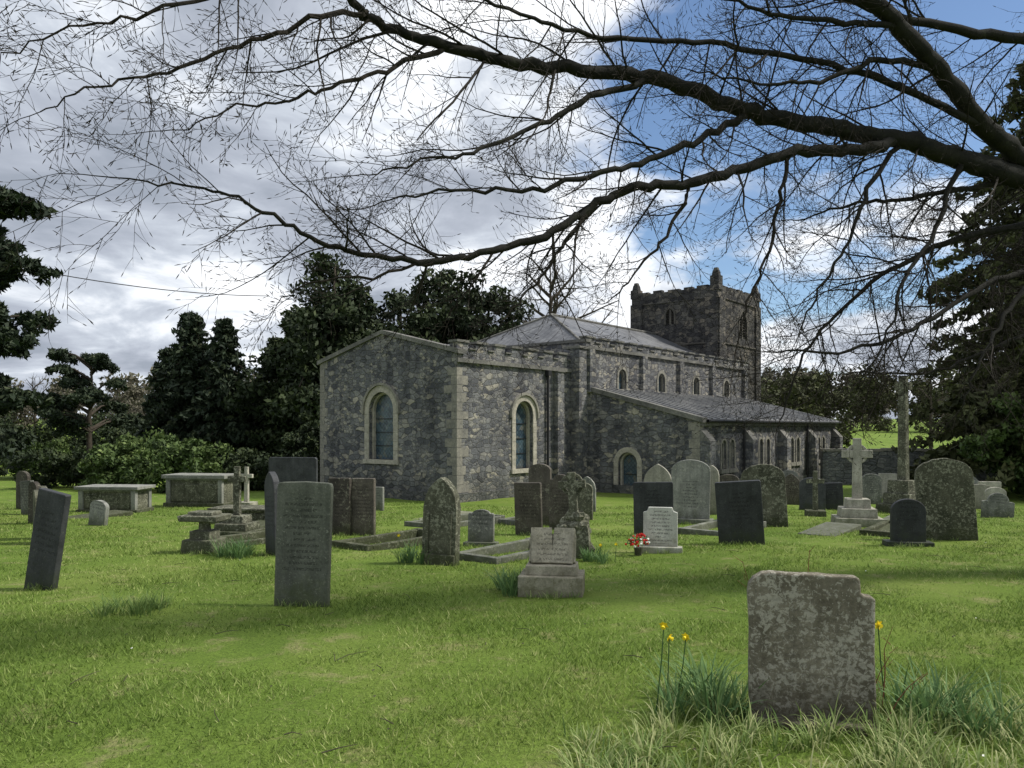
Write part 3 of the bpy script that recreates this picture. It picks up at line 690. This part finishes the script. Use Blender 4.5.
for c in (.25,4.1,7.8,11.4,15.1):
    boxp(walls,P,c-.24,c+.24,B0,2.0,0,.4)
    v=[P(c-.24,2.0,.4),P(c+.24,2.0,.4),P(c+.24,2.45,0),P(c-.24,2.45,0),P(c-.24,2.0,0),P(c+.24,2.0,0)]
    cop.add(v,[(0,1,2,3),(0,3,4),(1,5,2)])
quoins((AX0,AY,0),(0,1,0),(-1,0,0),(1,0,0),(0,-1,0),.3,2.5)
P=facing((AX1,AY,0),(0,1,0),(1,0,0)); wall(walls,P,(1,0,0),[(0,B0),(4.8,B0),(4.8,4.0),(0,2.75)],[])
sl=(4.08-2.80)/4.95
def az(yy): return 2.80+(yy+5.35)*sl
roof.add([(7.4,-5.35,az(-5.35)),(22.8,-5.35,az(-5.35)),(22.8,-.4,az(-.4)),(7.4,-.4,az(-.4)),(7.4,-5.35,az(-5.35)-.1),(22.8,-5.35,az(-5.35)-.1)],[(0,1,2,3),(4,5,1,0)],1)
xx=7.9
while xx<22.7:
    roof.tube([Vector((xx,-5.36,az(-5.36)+.02)),Vector((xx,-.4,az(-.4)+.02))],[.035,.035],5,1); xx+=.62
iron.tube([Vector((7.4,-5.42,2.72)),Vector((22.8,-5.42,2.72))],[.06,.06],6)
for c in (10.9,18.2): iron.tube([Vector((c,-5.3,2.7)),Vector((c,-5.3,0))],[.045,.045],6)
TX0,TX1,TY0,TY1,TH=20.0,25.6,0.0,5.3,9.9
def belfry(P,cx,z0,w,sp):
    h=arch(cx,z0,w,sp,12,True)
    o=arch(cx,z0,w+.22,sp,12,True); band(tow,P,h,o,0,.04,mi=1)
    for k in range(9):
        z=z0+.05+k*(sp+w*.6-z0)/9; boxp(tow,P,cx-w/2,cx+w/2,z,z+.05,-.22,-.05,mi=2)
    boxp(tow,P,cx-.06,cx+.06,z0,sp+w*.7,-.18,-.02,mi=1)
    tow.add([P(a,z,-.25) for a,z in h],[list(range(len(h)))],2)
    return h
for (o,d,n,wd,ws) in [((TX0,TY0,0),(0,1,0),(-1,0,0),TY1-TY0,[(2.85,8.2,.5,8.7)]),((TX0,TY0,0),(1,0,0),(0,-1,0),TX1-TX0,[(3.2,7.5,1.05,8.2)]),
                 ((TX0,TY1,0),(1,0,0),(0,1,0),TX1-TX0,[(2.8,7.5,1.15,8.3)]),((TX1,TY0,0),(0,1,0),(1,0,0),TY1-TY0,[(2.7,7.5,1.15,8.3)])]:
    P=facing(o,d,n); hs=[belfry(P,*w) for w in ws]
    wall(tow,P,n,[(0,B0),(wd,B0),(wd,TH),(0,TH)],hs,.25)
    boxp(tow,P,-.05,wd+.05,7.0,7.08,0,.06,mi=1); boxp(tow,P,-.05,wd+.05,9.42,9.5,0,.06,mi=0)
    for c in (.0,wd-.7): boxp(tow,P,c,c+.7,B0,9.42,0,.09)
    a=.6
    boxp(tow,P,.3,wd-.3,TH,TH+.14,-.3,-.003)
    while a<wd-.7:
        hh=random.uniform(.02,.10); ww=random.uniform(.5,.8)
        boxp(tow,P,a,a+ww,TH+.14,TH+.18+hh,-.3,-.01); a+=ww+random.uniform(.25,.4)
for (x_,y_) in ((TX0,TY0),(TX0,TY1),(TX1,TY0),(TX1,TY1)):
    cx=x_+(.2 if x_==TX0 else -.2); cy=y_+(.2 if y_==TY0 else -.2); e2=.26 if (x_==TX0 and y_==TY0) else 0
    tow.box((cx,cy,TH+.2+e2/2),(.50,.50,.5+e2),0); 
    tow.box((cx,cy,TH+.58+e2),(.38,.38,.30),0,None,.75); tow.box((cx,cy,TH+.80+e2),(.26,.26,.16),1,None,.7)
tow.add([(TX0+.2,TY0+.2,TH-.1),(TX1-.2,TY0+.2,TH-.1),(TX1-.2,TY1-.2,TH-.1),(TX0+.2,TY1-.2,TH-.1)],[(0,1,2,3)],1)
walls.obj('walls',[M_wall],parent=CH); trim.obj('window_surrounds',[M_trim,M_trim2],parent=CH); glass.obj('windows',[M_glass],parent=CH)
quo.obj('quoins',[M_quoin],parent=CH); cop.obj('copings',[M_coping],parent=CH); roof.obj('roof',[M_slateroof,M_lead],parent=CH)
tow.obj('tower',[M_tower,M_towtrim,M_louvre],parent=CH); iron.obj('downpipes',[M_iron],parent=CH)

mb=MB()
for (x0,y0,x1,y1,h_) in [(14.5,36,22,35,1.55),(22,35,45,31,1.55)]:
    n_=14
    for k in range(n_):
        a=Vector((x0+(x1-x0)*k/n_,y0+(y1-y0)*k/n_,0)); c=Vector((x0+(x1-x0)*(k+1)/n_,y0+(y1-y0)*(k+1)/n_,0)); md=(a+c)/2
        ang=math.atan2(c.y-a.y,c.x-a.x); l=(c-a).length
        hh=h_+random.uniform(-.03,.03); g=float(gz(md.x,md.y))
        mb.box((md.x,md.y,g+hh/2-.2),(l-.004,.42,hh+.4),0,Matrix.Rotation(ang,3,'Z'))
        mb.box((md.x,md.y,g+hh+.06),(l*.97,.5,.12),1,Matrix.Rotation(ang,3,'Z'))
mb.obj('boundary_wall',[M_bound,M_trim2])

# ---------------------------------------------------------------- foliage trees
def leafcloud(C,Rr,n,size,squash=1.0,droop=0.0,elong=1.0):
    k=len(C); tot=k*n
    d=rng.standard_normal((tot,3)); d/=np.linalg.norm(d,axis=1,keepdims=True)+1e-9
    rr=rng.random(tot)**0.45
    cc=np.repeat(C,n,0); rad=np.repeat(Rr,n)
    p=cc+d*(rr*rad)[:,None]*np.array([1,1,squash])
    A=rng.standard_normal((tot,3)); A[:,2]-=droop; A/=np.linalg.norm(A,axis=1,keepdims=True)
    B=np.cross(A,rng.standard_normal((tot,3))); B/=np.linalg.norm(B,axis=1,keepdims=True)+1e-9
    s=size*(0.6+0.8*rng.random(tot))[:,None]
    V=np.stack([p-A*s*elong,p+B*s*.5,p+A*s*elong,p-B*s*.5],1)
    ct=np.repeat(rng.random(k),n)
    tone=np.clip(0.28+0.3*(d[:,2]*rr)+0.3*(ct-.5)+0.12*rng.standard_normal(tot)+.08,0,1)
    return V.reshape(-1,3),np.repeat(tone,4)
def tree_obj(name,parts,mat,trunk=None,bmat=None):
    V=np.concatenate([p[0] for p in parts]); T=np.concatenate([p[1] for p in parts])
    e=empty(name)
    np_mesh('crown',V,np.arange(len(V)).reshape(-1,4),[mat],tone=T,parent=e)
    if trunk: trunk.obj('trunk',[bmat or M_bark2],parent=e,smooth=True)
    return e
def ellip_tree(name,x,y,zb,zt,rx,ry,nc,cr,nl,ls,mat,pw=0.5,trunk=True,cone=0.0,lean=0):
    d=rng.standard_normal((nc,3)); d/=np.linalg.norm(d,axis=1,keepdims=True)
    r=rng.random(nc)**pw; rzh=(zt-zb)/2; zc=(zt+zb)/2
    lump=1+0.16*np.sin(d[:,0]*5+x)+0.13*np.sin(d[:,2]*7+y)
    C=np.stack([d[:,0]*r*rx*lump,d[:,1]*r*ry*lump,d[:,2]*r*rzh],1)
    if cone: 
        f=np.clip(1-cone*(C[:,2]+rzh)/(2*rzh),0.05,1); C[:,0]*=f; C[:,1]*=f
    C[:,0]+=lean*(C[:,2]+rzh); C+=np.array([x,y,zc])
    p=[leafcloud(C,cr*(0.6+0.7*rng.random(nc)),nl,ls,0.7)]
    mb=None
    if trunk:
        mb=MB(); g=float(gz(x,y)); P0=Vector((x,y,g-.3))
        mb.tube([P0,Vector((x+.1,y,g+(zt-g)*.3)),Vector((x-.1,y,g+(zt-g)*.6)),Vector((x+lean*(zt-zb),y,zt-.5))],[(zt-g)*.035,(zt-g)*.03,(zt-g)*.02,.04],8)
        for k in range(14):
            z0=g+(zt-g)*random.uniform(.2,.75); c=C[random.randrange(nc)]
            mb.tube([Vector((x,y,z0)),(Vector((x,y,z0))+Vector(c))/2+Vector((0,0,.2)),Vector(c)],[.1,.06,.02],5)
    return tree_obj(name,p,mat,mb)
ellip_tree('yew_tree',-9.9,43,-1.0,11.2,3.9,3.6,170,1.05,190,.17,M_yew,cone=.35)
ellip_tree('yew_tree',-13.0,46,-1.0,7.6,3.0,2.6,90,1.0,160,.17,M_yew,cone=.25)
ellip_tree('yew_tree',-6.8,47,0.0,10.0,3.2,3,90,1.0,160,.17,M_yew,cone=.2)
ellip_tree('yew_tree',-3.4,52,1,12.1,4.6,3.5,150,1.1,180,.19,M_yew)
def conifer(x,y,zt,rb,mat,name='fir_tree',levels=26,nl=34,ls=.16,zb=None,zlow=.3,gap=0.15,upturn=.0,lean=0,rk=1.0):
    g=float(gz(x,y)); zb=g+zlow; C=[];Rr=[]; mb=MB()
    mb.tube([Vector((x,y,g-.3)),Vector((x+.05,y,(g+zt)/2)),Vector((x,y,zt))],[(zt-g)*.02+.05,(zt-g)*.013,.02],7)
    for l in range(levels):
        t=l/levels; z=zb+(zt-zb)*t; rr=rb*(1-t)**.8*(1+random.uniform(-.2,.22))+.12
        nb=int(7+7*(1-t)); a0=random.uniform(0,6)
        for k in range(nb):
            if random.random()<gap: continue
            a=a0+6.283*k/nb+random.uniform(-.25,.25); L_=rr*random.uniform(.65,1.15); st=max(2,int(L_/.42)); pts=[Vector((x,y,z))]
            for s in range(1,st+1):
                f=s/st; zz=z-L_*(.35*f*f-.08*f-upturn*f**3)+random.uniform(-.08,.08)
                q=(x+math.cos(a)*L_*f,y+math.sin(a)*L_*f,zz); pts.append(Vector(q))
                C.append(q); Rr.append((.26+.12*(1-f)+.02*rb)*rk)
            mb.tube(pts,[.04*(1-i_/len(pts))+.01 for i_ in range(len(pts))],4)
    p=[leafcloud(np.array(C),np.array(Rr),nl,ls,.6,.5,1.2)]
    return tree_obj(name,p,mat,mb)
conifer(-20.0,48,8.9,3.0,M_pine,levels=24,nl=28,ls=.16)
conifer(-17.6,47,8.4,2.7,M_pine,levels=22,nl=28,ls=.16)
conifer(-22.3,50,6.9,2.6,M_pine,levels=20,nl=24,ls=.16)
conifer(-15.4,50,7.6,2.4,M_yew,levels=20,nl=24,ls=.16)
conifer(20.9,29,19.5,5.0,M_fir,levels=46,nl=28,ls=.15,zlow=1.6,gap=.08,name='fir_tree',upturn=.05)
conifer(28,36,15.0,5.0,M_fir,levels=30,nl=22,ls=.19,zlow=1.0,name='fir_tree')
def padpine(x,y,zt,pads,name='pine_tree',mat=M_pine,tr=.28,nl=46,ls=.07,cr=.17):
    g=float(gz(x,y)); mb=MB(); C=[];Rr=[]
    mb.tube([Vector((x,y,g-.3)),Vector((x-.1,y,2)),Vector((x+.1,y,zt*.6)),Vector((x,y,zt))],[tr,tr*.8,tr*.5,.04],9)
    for (dx,dy,z,r) in pads:
        c=Vector((x+dx,y+dy,z)); mb.tube([Vector((x,y,z-.6)),Vector((x+dx*.5,y+dy*.5,z-.1)),c],[.08,.05,.02],5)
        for k in range(int(30*r*r)+8):
            a=random.uniform(0,6.28); q=math.sqrt(random.random())*r
            px_,py_=c.x+math.cos(a)*q,c.y+math.sin(a)*q; zz=z-.35*(q/r)**2*r+random.uniform(-.12,.12)
            C.append((px_,py_,zz)); Rr.append(cr)
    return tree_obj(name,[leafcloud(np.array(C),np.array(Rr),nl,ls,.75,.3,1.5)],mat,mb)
pads=[]
for k in range(46):
    z=random.uniform(0.6,7.2); w=1.85 if z>3.4 or z<2.6 else 1.1
    a=random.uniform(-1.6,1.6); L_=random.uniform(.5,w); pads.append((math.cos(a)*L_,math.sin(a)*L_,z,random.uniform(.4,.75)))
padpine(-13.3,18,7.5,pads)
pads=[]
for k in range(30):
    a=random.uniform(0,6.28); z=random.uniform(1.2,5.7); L_=random.uniform(.2,2.4)*(1.0 if z<4.3 else .75); pads.append((math.cos(a)*L_,math.sin(a)*L_,z,random.uniform(.35,.65)))
padpine(-22.5,41,5.4,pads,'cypress_tree',tr=.16,nl=34,ls=.09,cr=.24)
def shrub(x,y,r,h,mat=M_shrub,nc=50,nl=120,ls=.09,name='rhododendron_bush'):
    g=float(gz(x,y)); ellip_tree(name,x,y,g-.2,g+h,r,r*.8,nc,.42,nl,ls,mat,.35,trunk=False)
shrub(-13.2,31,2.0,2.2,nc=80); shrub(-16.3,32,1.7,1.9,nc=60); shrub(-10.6,32,1.6,1.7,M_yew,60); shrub(-19.5,33,2.2,1.8,M_yew,60)
shrub(-9.0,34,1.3,3.2,M_yew,60); shrub(18.9,27,2.3,4.0,M_shrub,110,130,.10); shrub(27,31,2.6,3.2,M_shrub,80,130,.10)
shrub(-25,30,2.4,2.4,M_yew,60); shrub(-22,27,1.6,1.3,M_shrub,40)
def woods(name,x0,x1,y0,y1,h0,h1,n,mat,nc=26,nl=80,ls=.32,cr=1.3):
    parts=[]
    for k in range(n):
        x=x0+(x1-x0)*(k+random.random())/n; y=random.uniform(y0,y1); g=float(gz(x,y)); h=random.uniform(h0,h1); rx=h*random.uniform(.3,.45)
        d=rng.standard_normal((nc,3)); d/=np.linalg.norm(d,axis=1,keepdims=True); r=rng.random(nc)**.4
        C=np.stack([x+d[:,0]*r*rx,y+d[:,1]*r*rx,g+h*.5+d[:,2]*r*h*.5],1)
        parts.append(leafcloud(C,cr*(.6+.8*rng.random(nc))*h/9,nl,ls*h/9,.8))
    return tree_obj(name,parts,mat)
woods('distant_trees',-75,-26,62,80,2.8,4.6,24,M_yew,ls=.34,nl=60,cr=1.5)
woods('distant_trees',-50,-12,50,56,2.2,3.4,26,M_yew,ls=.38,nl=70,cr=1.8)
woods('distant_trees',-44,-16,38,44,1.6,2.5,22,M_shrub,ls=.40,nl=80,cr=1.8)
woods('distant_trees',-110,-30,100,125,5,8,24,M_twigmass,nl=80,ls=.3)
woods('distant_trees',28,64,135,150,9,13,20,M_twigmass,nl=90,ls=.26)
woods('distant_trees',60,120,120,140,6,12,16,M_fir,nl=80,ls=.28)
woods('distant_trees',28,80,118,124,2.0,3.5,20,M_fir,nl=60,ls=.35,nc=12)
woods('distant_trees',20,30,66,75,6,8.5,5,M_fir,nl=90,ls=.28)
woods('distant_trees',-300,300,230,270,12,18,60,M_twigmass,nc=20,nl=34,ls=.5,cr=1.5)

# ---------------------------------------------------------------- bare trees
def grow(mb,p,d,L_,r,lev,maxlev,droop,kids,wig=.22,mi=0,sides=4,bud=True,up=0.0):
    n=max(3,min(9,int(L_/.13)+2)) if lev>0 else 9
    pts=[p.copy()]; rad=[r]; d=d.normalized(); q=p.copy()
    for i in range(n):
        f=(i+1)/n
        d=(d+Vector((random.gauss(0,wig),random.gauss(0,wig),random.gauss(0,wig)-droop*(1-f)+up*f))*.5).normalized()
        q=q+d*(L_/n); pts.append(q.copy()); rad.append(r*(1-.72*f))
    mb.tube(pts,rad,sides if lev<2 else 3,mi)
    if lev<maxlev:
        nk=kids[lev]; 
        for k in range(nk):
            f=(k+random.uniform(.2,1.0))/nk*.95+.04; i=min(n-1,int(f*n)); b=pts[i].lerp(pts[i+1],f*n-i if f*n-i<1 else .5)
            t=(pts[i+1]-pts[i]).normalized(); pr=t.cross(Vector((random.gauss(0,1),random.gauss(0,1),random.gauss(0,1)))).normalized()
            nd=t*random.uniform(.5,1.0)+pr*random.uniform(.5,.95)
            grow(mb,b,nd,L_*random.uniform(.28,.52)*(1.15-f*.5),max(rad[i]*.5,.0021),lev+1,maxlev,droop*.7,kids,wig,mi,sides,bud,up)
    elif bud:
        t=(pts[-1]-pts[-2]).normalized(); mb.tube([pts[-1],pts[-1]+t*.02,pts[-1]+t*.04],[.0024,.0036,.001],3,mi)

def S(px_,py_,d): return Vector(((px_-512)/768*d, d, EYE+(427-py_)/768*d))
def spline(ctrl,n=6):
    P=[Vector(c[:3]) for c in ctrl]; Rr=[c[3] for c in ctrl]; out=[];ro=[]
    for i in range(len(P)-1):
        p0=P[max(i-1,0)];p1=P[i];p2=P[i+1];p3=P[min(i+2,len(P)-1)]
        for k in range(n):
            t=k/n
            q=0.5*((2*p1)+(-p0+p2)*t+(2*p0-5*p1+4*p2-p3)*t*t+(-p0+3*p1-3*p2+p3)*t**3)
            out.append(q+Vector((random.gauss(0,1),random.gauss(0,1),random.gauss(0,1)))*.014); ro.append((Rr[i]*(1-t)+Rr[i+1]*t)*random.uniform(.94,1.07))
    out.append(P[-1]); ro.append(Rr[-1]); return out,ro
BT=MB(); TW=MB()
tx,ty=8.5,9.6; tg=float(gz(tx,ty))
BT.tube([Vector((tx,ty,tg-.3)),Vector((tx,ty,tg+.3)),Vector((tx-.05,ty,2)),Vector((tx-.1,ty,4.2)),Vector((tx+.1,ty,6.5)),Vector((tx+.3,ty,9.5)),Vector((tx+.1,ty,13))],[.75,.55,.46,.42,.33,.2,.05],14)
limbs=[
 ([(1190,205,9.6,.2),(1100,190,9.3,.16),(1024,178,9.0,.13),(960,158,8.7,.11),(900,140,8.4,.10),(830,128,8.1,.088),(760,116,7.8,.08),(710,98,7.5,.074),(650,78,7.2,.066),(580,70,6.9,.058),(510,62,6.6,.052),(450,46,6.3,.045),(400,32,6.1,.038),(360,10,5.9,.032),(330,-30,5.7,.028)],.25,1.25),
 ([(1190,215,9.6,.18),(1080,190,9.2,.14),(1015,152,8.9,.11),(975,118,8.6,.10),(940,70,8.3,.095),(900,28,8.0,.085),(850,-15,7.7,.075),(790,-60,7.4,.06)],.27,1.3),
 ([(900,140,8.4,.07),(850,150,8.0,.06),(790,152,7.7,.054),(740,170,7.4,.05),(690,184,7.2,.046),(640,188,7.0,.041),(590,208,6.8,.038),(545,236,6.6,.034),(490,252,6.4,.03),(430,262,6.2,.026),(370,254,6.0,.022),(310,236,5.8,.017),(255,205,5.6,.013),(200,188,5.4,.009),(120,178,5.2,.005)],.18,.95),
 ([(990,132,8.7,.045),(930,100,8.3,.038),(860,72,8.0,.032),(770,52,7.6,.027),(680,40,7.2,.024),(590,34,6.8,.02),(520,14,6.4,.015),(460,-10,6.1,.01)],.2,1.0),
 ([(1200,60,9.6,.11),(1060,44,9.2,.07),(960,30,8.8,.05),(870,8,8.4,.04),(800,-20,8,.03)],.24,1.2),
 ([(1190,240,9.6,.09),(1060,222,9.3,.05),(970,236,9.0,.036),(900,264,8.7,.028),(845,306,8.4,.02),(805,355,8.2,.014),(780,420,8.0,.006)],.15,1.1),
 ([(1190,260,9.6,.08),(1040,268,9.0,.042),(965,298,8.6,.03),(905,334,8.3,.022),(850,350,8.0,.016),(780,352,7.8,.008)],.15,1.0),
 ([(745,116,7.7,.04),(700,138,7.3,.034),(650,160,7.0,.028),(590,176,6.7,.023),(520,190,6.4,.018),(450,190,6.1,.012),(390,200,5.9,.006)],.2,.9),
 ([(650,78,7.2,.032),(590,98,6.8,.026),(530,128,6.5,.02),(480,150,6.2,.016),(430,160,6.0,.01),(370,175,5.8,.005)],.2,.85),
 ([(450,46,6.3,.024),(395,66,6.0,.018),(340,84,5.7,.014),(290,100,5.5,.01),(240,108,5.3,.007),(180,130,5.1,.004)],.19,.8),
 ([(370,14,5.9,.022),(310,20,5.6,.018),(240,46,5.4,.014),(170,70,5.2,.01),(100,84,5.0,.007),(40,112,4.9,.004)],.18,.8),
 ([(330,-20,5.7,.02),(240,-10,5.4,.015),(150,14,5.1,.011),(70,30,4.9,.007),(0,60,4.8,.004)],.18,.75),
 ([(590,208,6.8,.02),(560,250,6.6,.015),(530,290,6.5,.01),(500,325,6.4,.005)],.18,.6),
 ([(430,262,6.2,.014),(380,275,6.0,.011),(320,282,5.8,.008),(280,300,5.7,.004)],.2,.6),
 ([(690,184,7.2,.02),(670,230,7.1,.016),(640,270,7.0,.011),(610,300,6.9,.005)],.18,.7),
 ([(790,152,7.7,.026),(780,200,7.6,.02),(765,260,7.5,.014),(745,310,7.4,.01),(735,360,7.3,.005)],.15,.85),
 ([(900,142,8.4,.03),(870,190,8.2,.024),(850,240,8.0,.017),(820,290,7.9,.012),(800,330,7.8,.006)],.15,.95),
 ([(960,160,8.7,.035),(940,220,8.5,.026),(905,280,8.2,.019),(890,330,8.0,.012),(860,380,7.9,.006)],.15,.95),
 ([(1190,280,9.6,.06),(1060,320,9.0,.03),(990,350,8.7,.02),(930,372,8.5,.013),(860,372,8.3,.007)],.15,.85),
 ([(1190,230,9.6,.06),(1060,260,9.0,.035),(1010,310,8.5,.024),(980,360,8.2,.014),(960,410,8.1,.007)],.15,.9),
 ([(940,70,8.3,.04),(880,60,8.0,.03),(820,80,7.7,.021),(760,84,7.5,.013),(690,70,7.2,.006)],.18,.9),
 ([(900,28,8.0,.035),(830,20,7.7,.026),(760,10,7.4,.018),(700,-10,7.2,.01)],.18,.9),
 ([(1024,178,9.0,.04),(960,190,8.8,.03),(900,200,8.5,.022),(850,205,8.3,.015),(800,220,8.1,.007)],.16,.9),
]
for ctrl,sp_,tl in limbs:
    c=[(*S(a,b_,d_),r_) for a,b_,d_,r_ in ctrl]
    pts,rad=spline(c); big=rad[0]>.03
    (BT if big else TW).tube(pts,rad,10 if big else 6)
    acc=0
    for i in range(1,len(pts)-1):
        seg=(pts[i]-pts[i-1]).length; acc+=seg
        if pts[i].x>7.2: acc=0; continue
        while acc>sp_:
            acc-=sp_*random.uniform(.7,1.3)
            t=(pts[i+1]-pts[i]).normalized(); pr=t.cross(Vector((random.gauss(0,.4),random.gauss(0,1),random.gauss(0,.5)))).normalized()
            nd=t*random.uniform(.45,1.0)+pr*random.uniform(.5,.9)+Vector((0,random.gauss(0,.25),-.12))
            L_=tl*random.uniform(.5,1.2); r0=min(rad[i]*.5,.004+.0085*L_)
            grow(TW,pts[i],nd,L_,max(r0,.0035),0,2,.08,[8,5],.19,sides=4,up=.10)
    t=(pts[-1]-pts[-2]).normalized(); grow(TW,pts[-1],t,tl*.7,rad[-1],0,2,.05,[6,3],.2,up=.1)
for k in range(9):
    a=random.uniform(0,6.28); z=random.uniform(6,12); grow(TW,Vector((tx+.1,ty,z)),Vector((math.cos(a),math.sin(a),.6)),random.uniform(2.5,4),.07,0,2,.02,[9,6],.2,bud=False)
e=empty('beech_tree'); BT.obj('trunk_and_limbs',[M_bark],parent=e,smooth=True); TW.obj('twigs',[M_twig],parent=e)

def baretree(x,y,h,name='bare_tree',r=None,nl=12):
    mb=MB(); g=float(gz(x,y)); r=r or h*.022
    mb.tube([Vector((x,y,g-.3)),Vector((x,y,g+h*.3)),Vector((x,y,g+h*.6)),Vector((x,y,g+h*.9))],[r,r*.8,r*.45,r*.1],7)
    for k in range(nl):
        a=k*2.4+random.uniform(-.3,.3); z=g+h*(.25+.6*k/nl)
        grow(mb,Vector((x,y,z)),Vector((math.cos(a),math.sin(a),.9)),h*random.uniform(.28,.42)*(1.2-.6*k/nl),r*.4,0,3,0,[6,5,5],.16,bud=False)
    return mb.obj(name,[M_bark2])
baretree(3.4,68,18.5,nl=26); baretree(-41,66,7.5); baretree(-36,70,7); baretree(36,66,8,nl=10)

mb=MB()
for (x,y,h_,dx) in [(1.66,4.35,.92,.02),(1.95,4.2,.35,.12),(2.0,4.1,.28,.2),(1.42,4.32,.86,-.12),(2.05,4.25,.5,.05)]:
    g=float(gz(x,y)); pts=[Vector((x+dx*t*t+random.gauss(0,.006),y,g+h_*t)) for t in (0,.25,.5,.75,1)]
    mb.tube(pts,[.004,.0035,.003,.0025,.0015],4)
    for k in range(5):
        t=random.uniform(.4,1); P0=pts[0].lerp(pts[-1],t); mb.tube([P0,P0+Vector((random.uniform(-.06,.06),0,.04))],[.002,.001],3)
m,nt,b=newmat('rose_stems',.6,.3); b.inputs['Base Color'].default_value=(.16,.06,.03,1)
mb.obj('rose_shoots',[m])

mb=MB(); A=Vector((-16,20,1.6+(427-240)/768*20)); B=Vector((-9.5,30,1.6+(427-296)/768*30))
pts=[A.lerp(B,t/16)-Vector((0,0,.35*4*(t/16)*(1-t/16))) for t in range(17)]
mb.tube(pts,[.016]*17,5); mb.obj('overhead_cable',[M_iron])
p_=MB(); g=float(gz(A.x,A.y)); p_.tube([Vector((A.x,A.y,g-.5)),Vector((A.x,A.y,A.z+.3))],[.13,.1],10); p_.box((A.x,A.y,A.z+.05),(.7,.08,.08)); p_.obj('utility_pole',[M_bark2])

# ---------------------------------------------------------------- sky & light
w=bpy.data.worlds.new('World'); sc.world=w; w.use_nodes=True; nt=w.node_tree; nt.nodes.clear(); L=nt.links
out=N(nt,'ShaderNodeOutputWorld'); sky=N(nt,'ShaderNodeTexSky'); sky.sky_type='NISHITA'; sky.sun_disc=False
SE,SA=50,88
sky.sun_elevation=R(SE); sky.sun_rotation=R(SA); sky.air_density=1.0; sky.dust_density=0.3; sky.ozone_density=3.5
bg=N(nt,'ShaderNodeBackground'); bg.inputs[1].default_value=.13; L.new(sky.outputs[0],bg.inputs[0])
tc=N(nt,'ShaderNodeTexCoord'); nv=N(nt,'ShaderNodeVectorMath',operation='NORMALIZE'); L.new(tc.outputs['Generated'],nv.inputs[0])
sp=N(nt,'ShaderNodeSeparateXYZ'); L.new(nv.outputs[0],sp.inputs[0])
zc=mth(nt,'ADD',mth(nt,'MAXIMUM',sp.outputs[2],0.0),.22)
cv=N(nt,'ShaderNodeCombineXYZ'); L.new(mth(nt,'DIVIDE',sp.outputs[0],zc),cv.inputs[0]); L.new(mth(nt,'DIVIDE',sp.outputs[1],zc),cv.inputs[1]); cv.inputs[2].default_value=3.7
n1=noise(nt,cv.outputs[0],1.5,9,.55,.2); 
cv2=N(nt,'ShaderNodeVectorMath',operation='ADD'); L.new(cv.outputs[0],cv2.inputs[0]); cv2.inputs[1].default_value=(5.3,2.1,1.4)
n2=noise(nt,cv2.outputs[0],1.9,9,.56,.35)
dt=N(nt,'ShaderNodeVectorMath',operation='DOT_PRODUCT'); L.new(nv.outputs[0],dt.inputs[0]); dt.inputs[1].default_value=Vector((.40,1,.50)).normalized()
bias=maprange(nt,dt.outputs['Value'],.90,.99,.22,-.01)
cover=maprange(nt,mth(nt,'ADD',n1,bias),.43,.58)
shade=mth(nt,'ADD',n2,maprange(nt,dt.outputs['Value'],.8,.98,-.01,.09))
cc=ramp(nt,shade,[(.36,(.33,.37,.44)),(.45,(.44,.48,.56)),(.52,(.58,.63,.71)),(.58,(.84,.88,.94)),(.65,(1.08,1.10,1.13))])
bg2=N(nt,'ShaderNodeBackground'); L.new(cc,bg2.inputs[0]); bg2.inputs[1].default_value=1.12
ms=N(nt,'ShaderNodeMixShader'); L.new(cover,ms.inputs[0]); L.new(bg.outputs[0],ms.inputs[1]); L.new(bg2.outputs[0],ms.inputs[2]); L.new(ms.outputs[0],out.inputs[0])

ld=bpy.data.lights.new('sun','SUN'); ld.energy=4.4; ld.angle=R(7); ld.color=(1,.96,.88)
lo=bpy.data.objects.new('sun',ld); sc.collection.objects.link(lo)
sd=Vector((math.sin(R(SA))*math.cos(R(SE)),math.cos(R(SA))*math.cos(R(SE)),math.sin(R(SE))))
lo.rotation_euler=(-sd).to_track_quat('-Z','Y').to_euler(); lo.location=sd*50

cam=bpy.data.cameras.new('camera'); co=bpy.data.objects.new('camera',cam); sc.collection.objects.link(co)
co.location=(0,0,EYE); co.rotation_euler=(R(90),0,0); cam.sensor_width=36; cam.lens=27; cam.shift_y=43/1024; cam.clip_end=3000; cam.clip_start=.05
sc.camera=co
sc.view_settings.view_transform='Standard'; sc.view_settings.look='None'; sc.view_settings.exposure=0; sc.view_settings.gamma=1
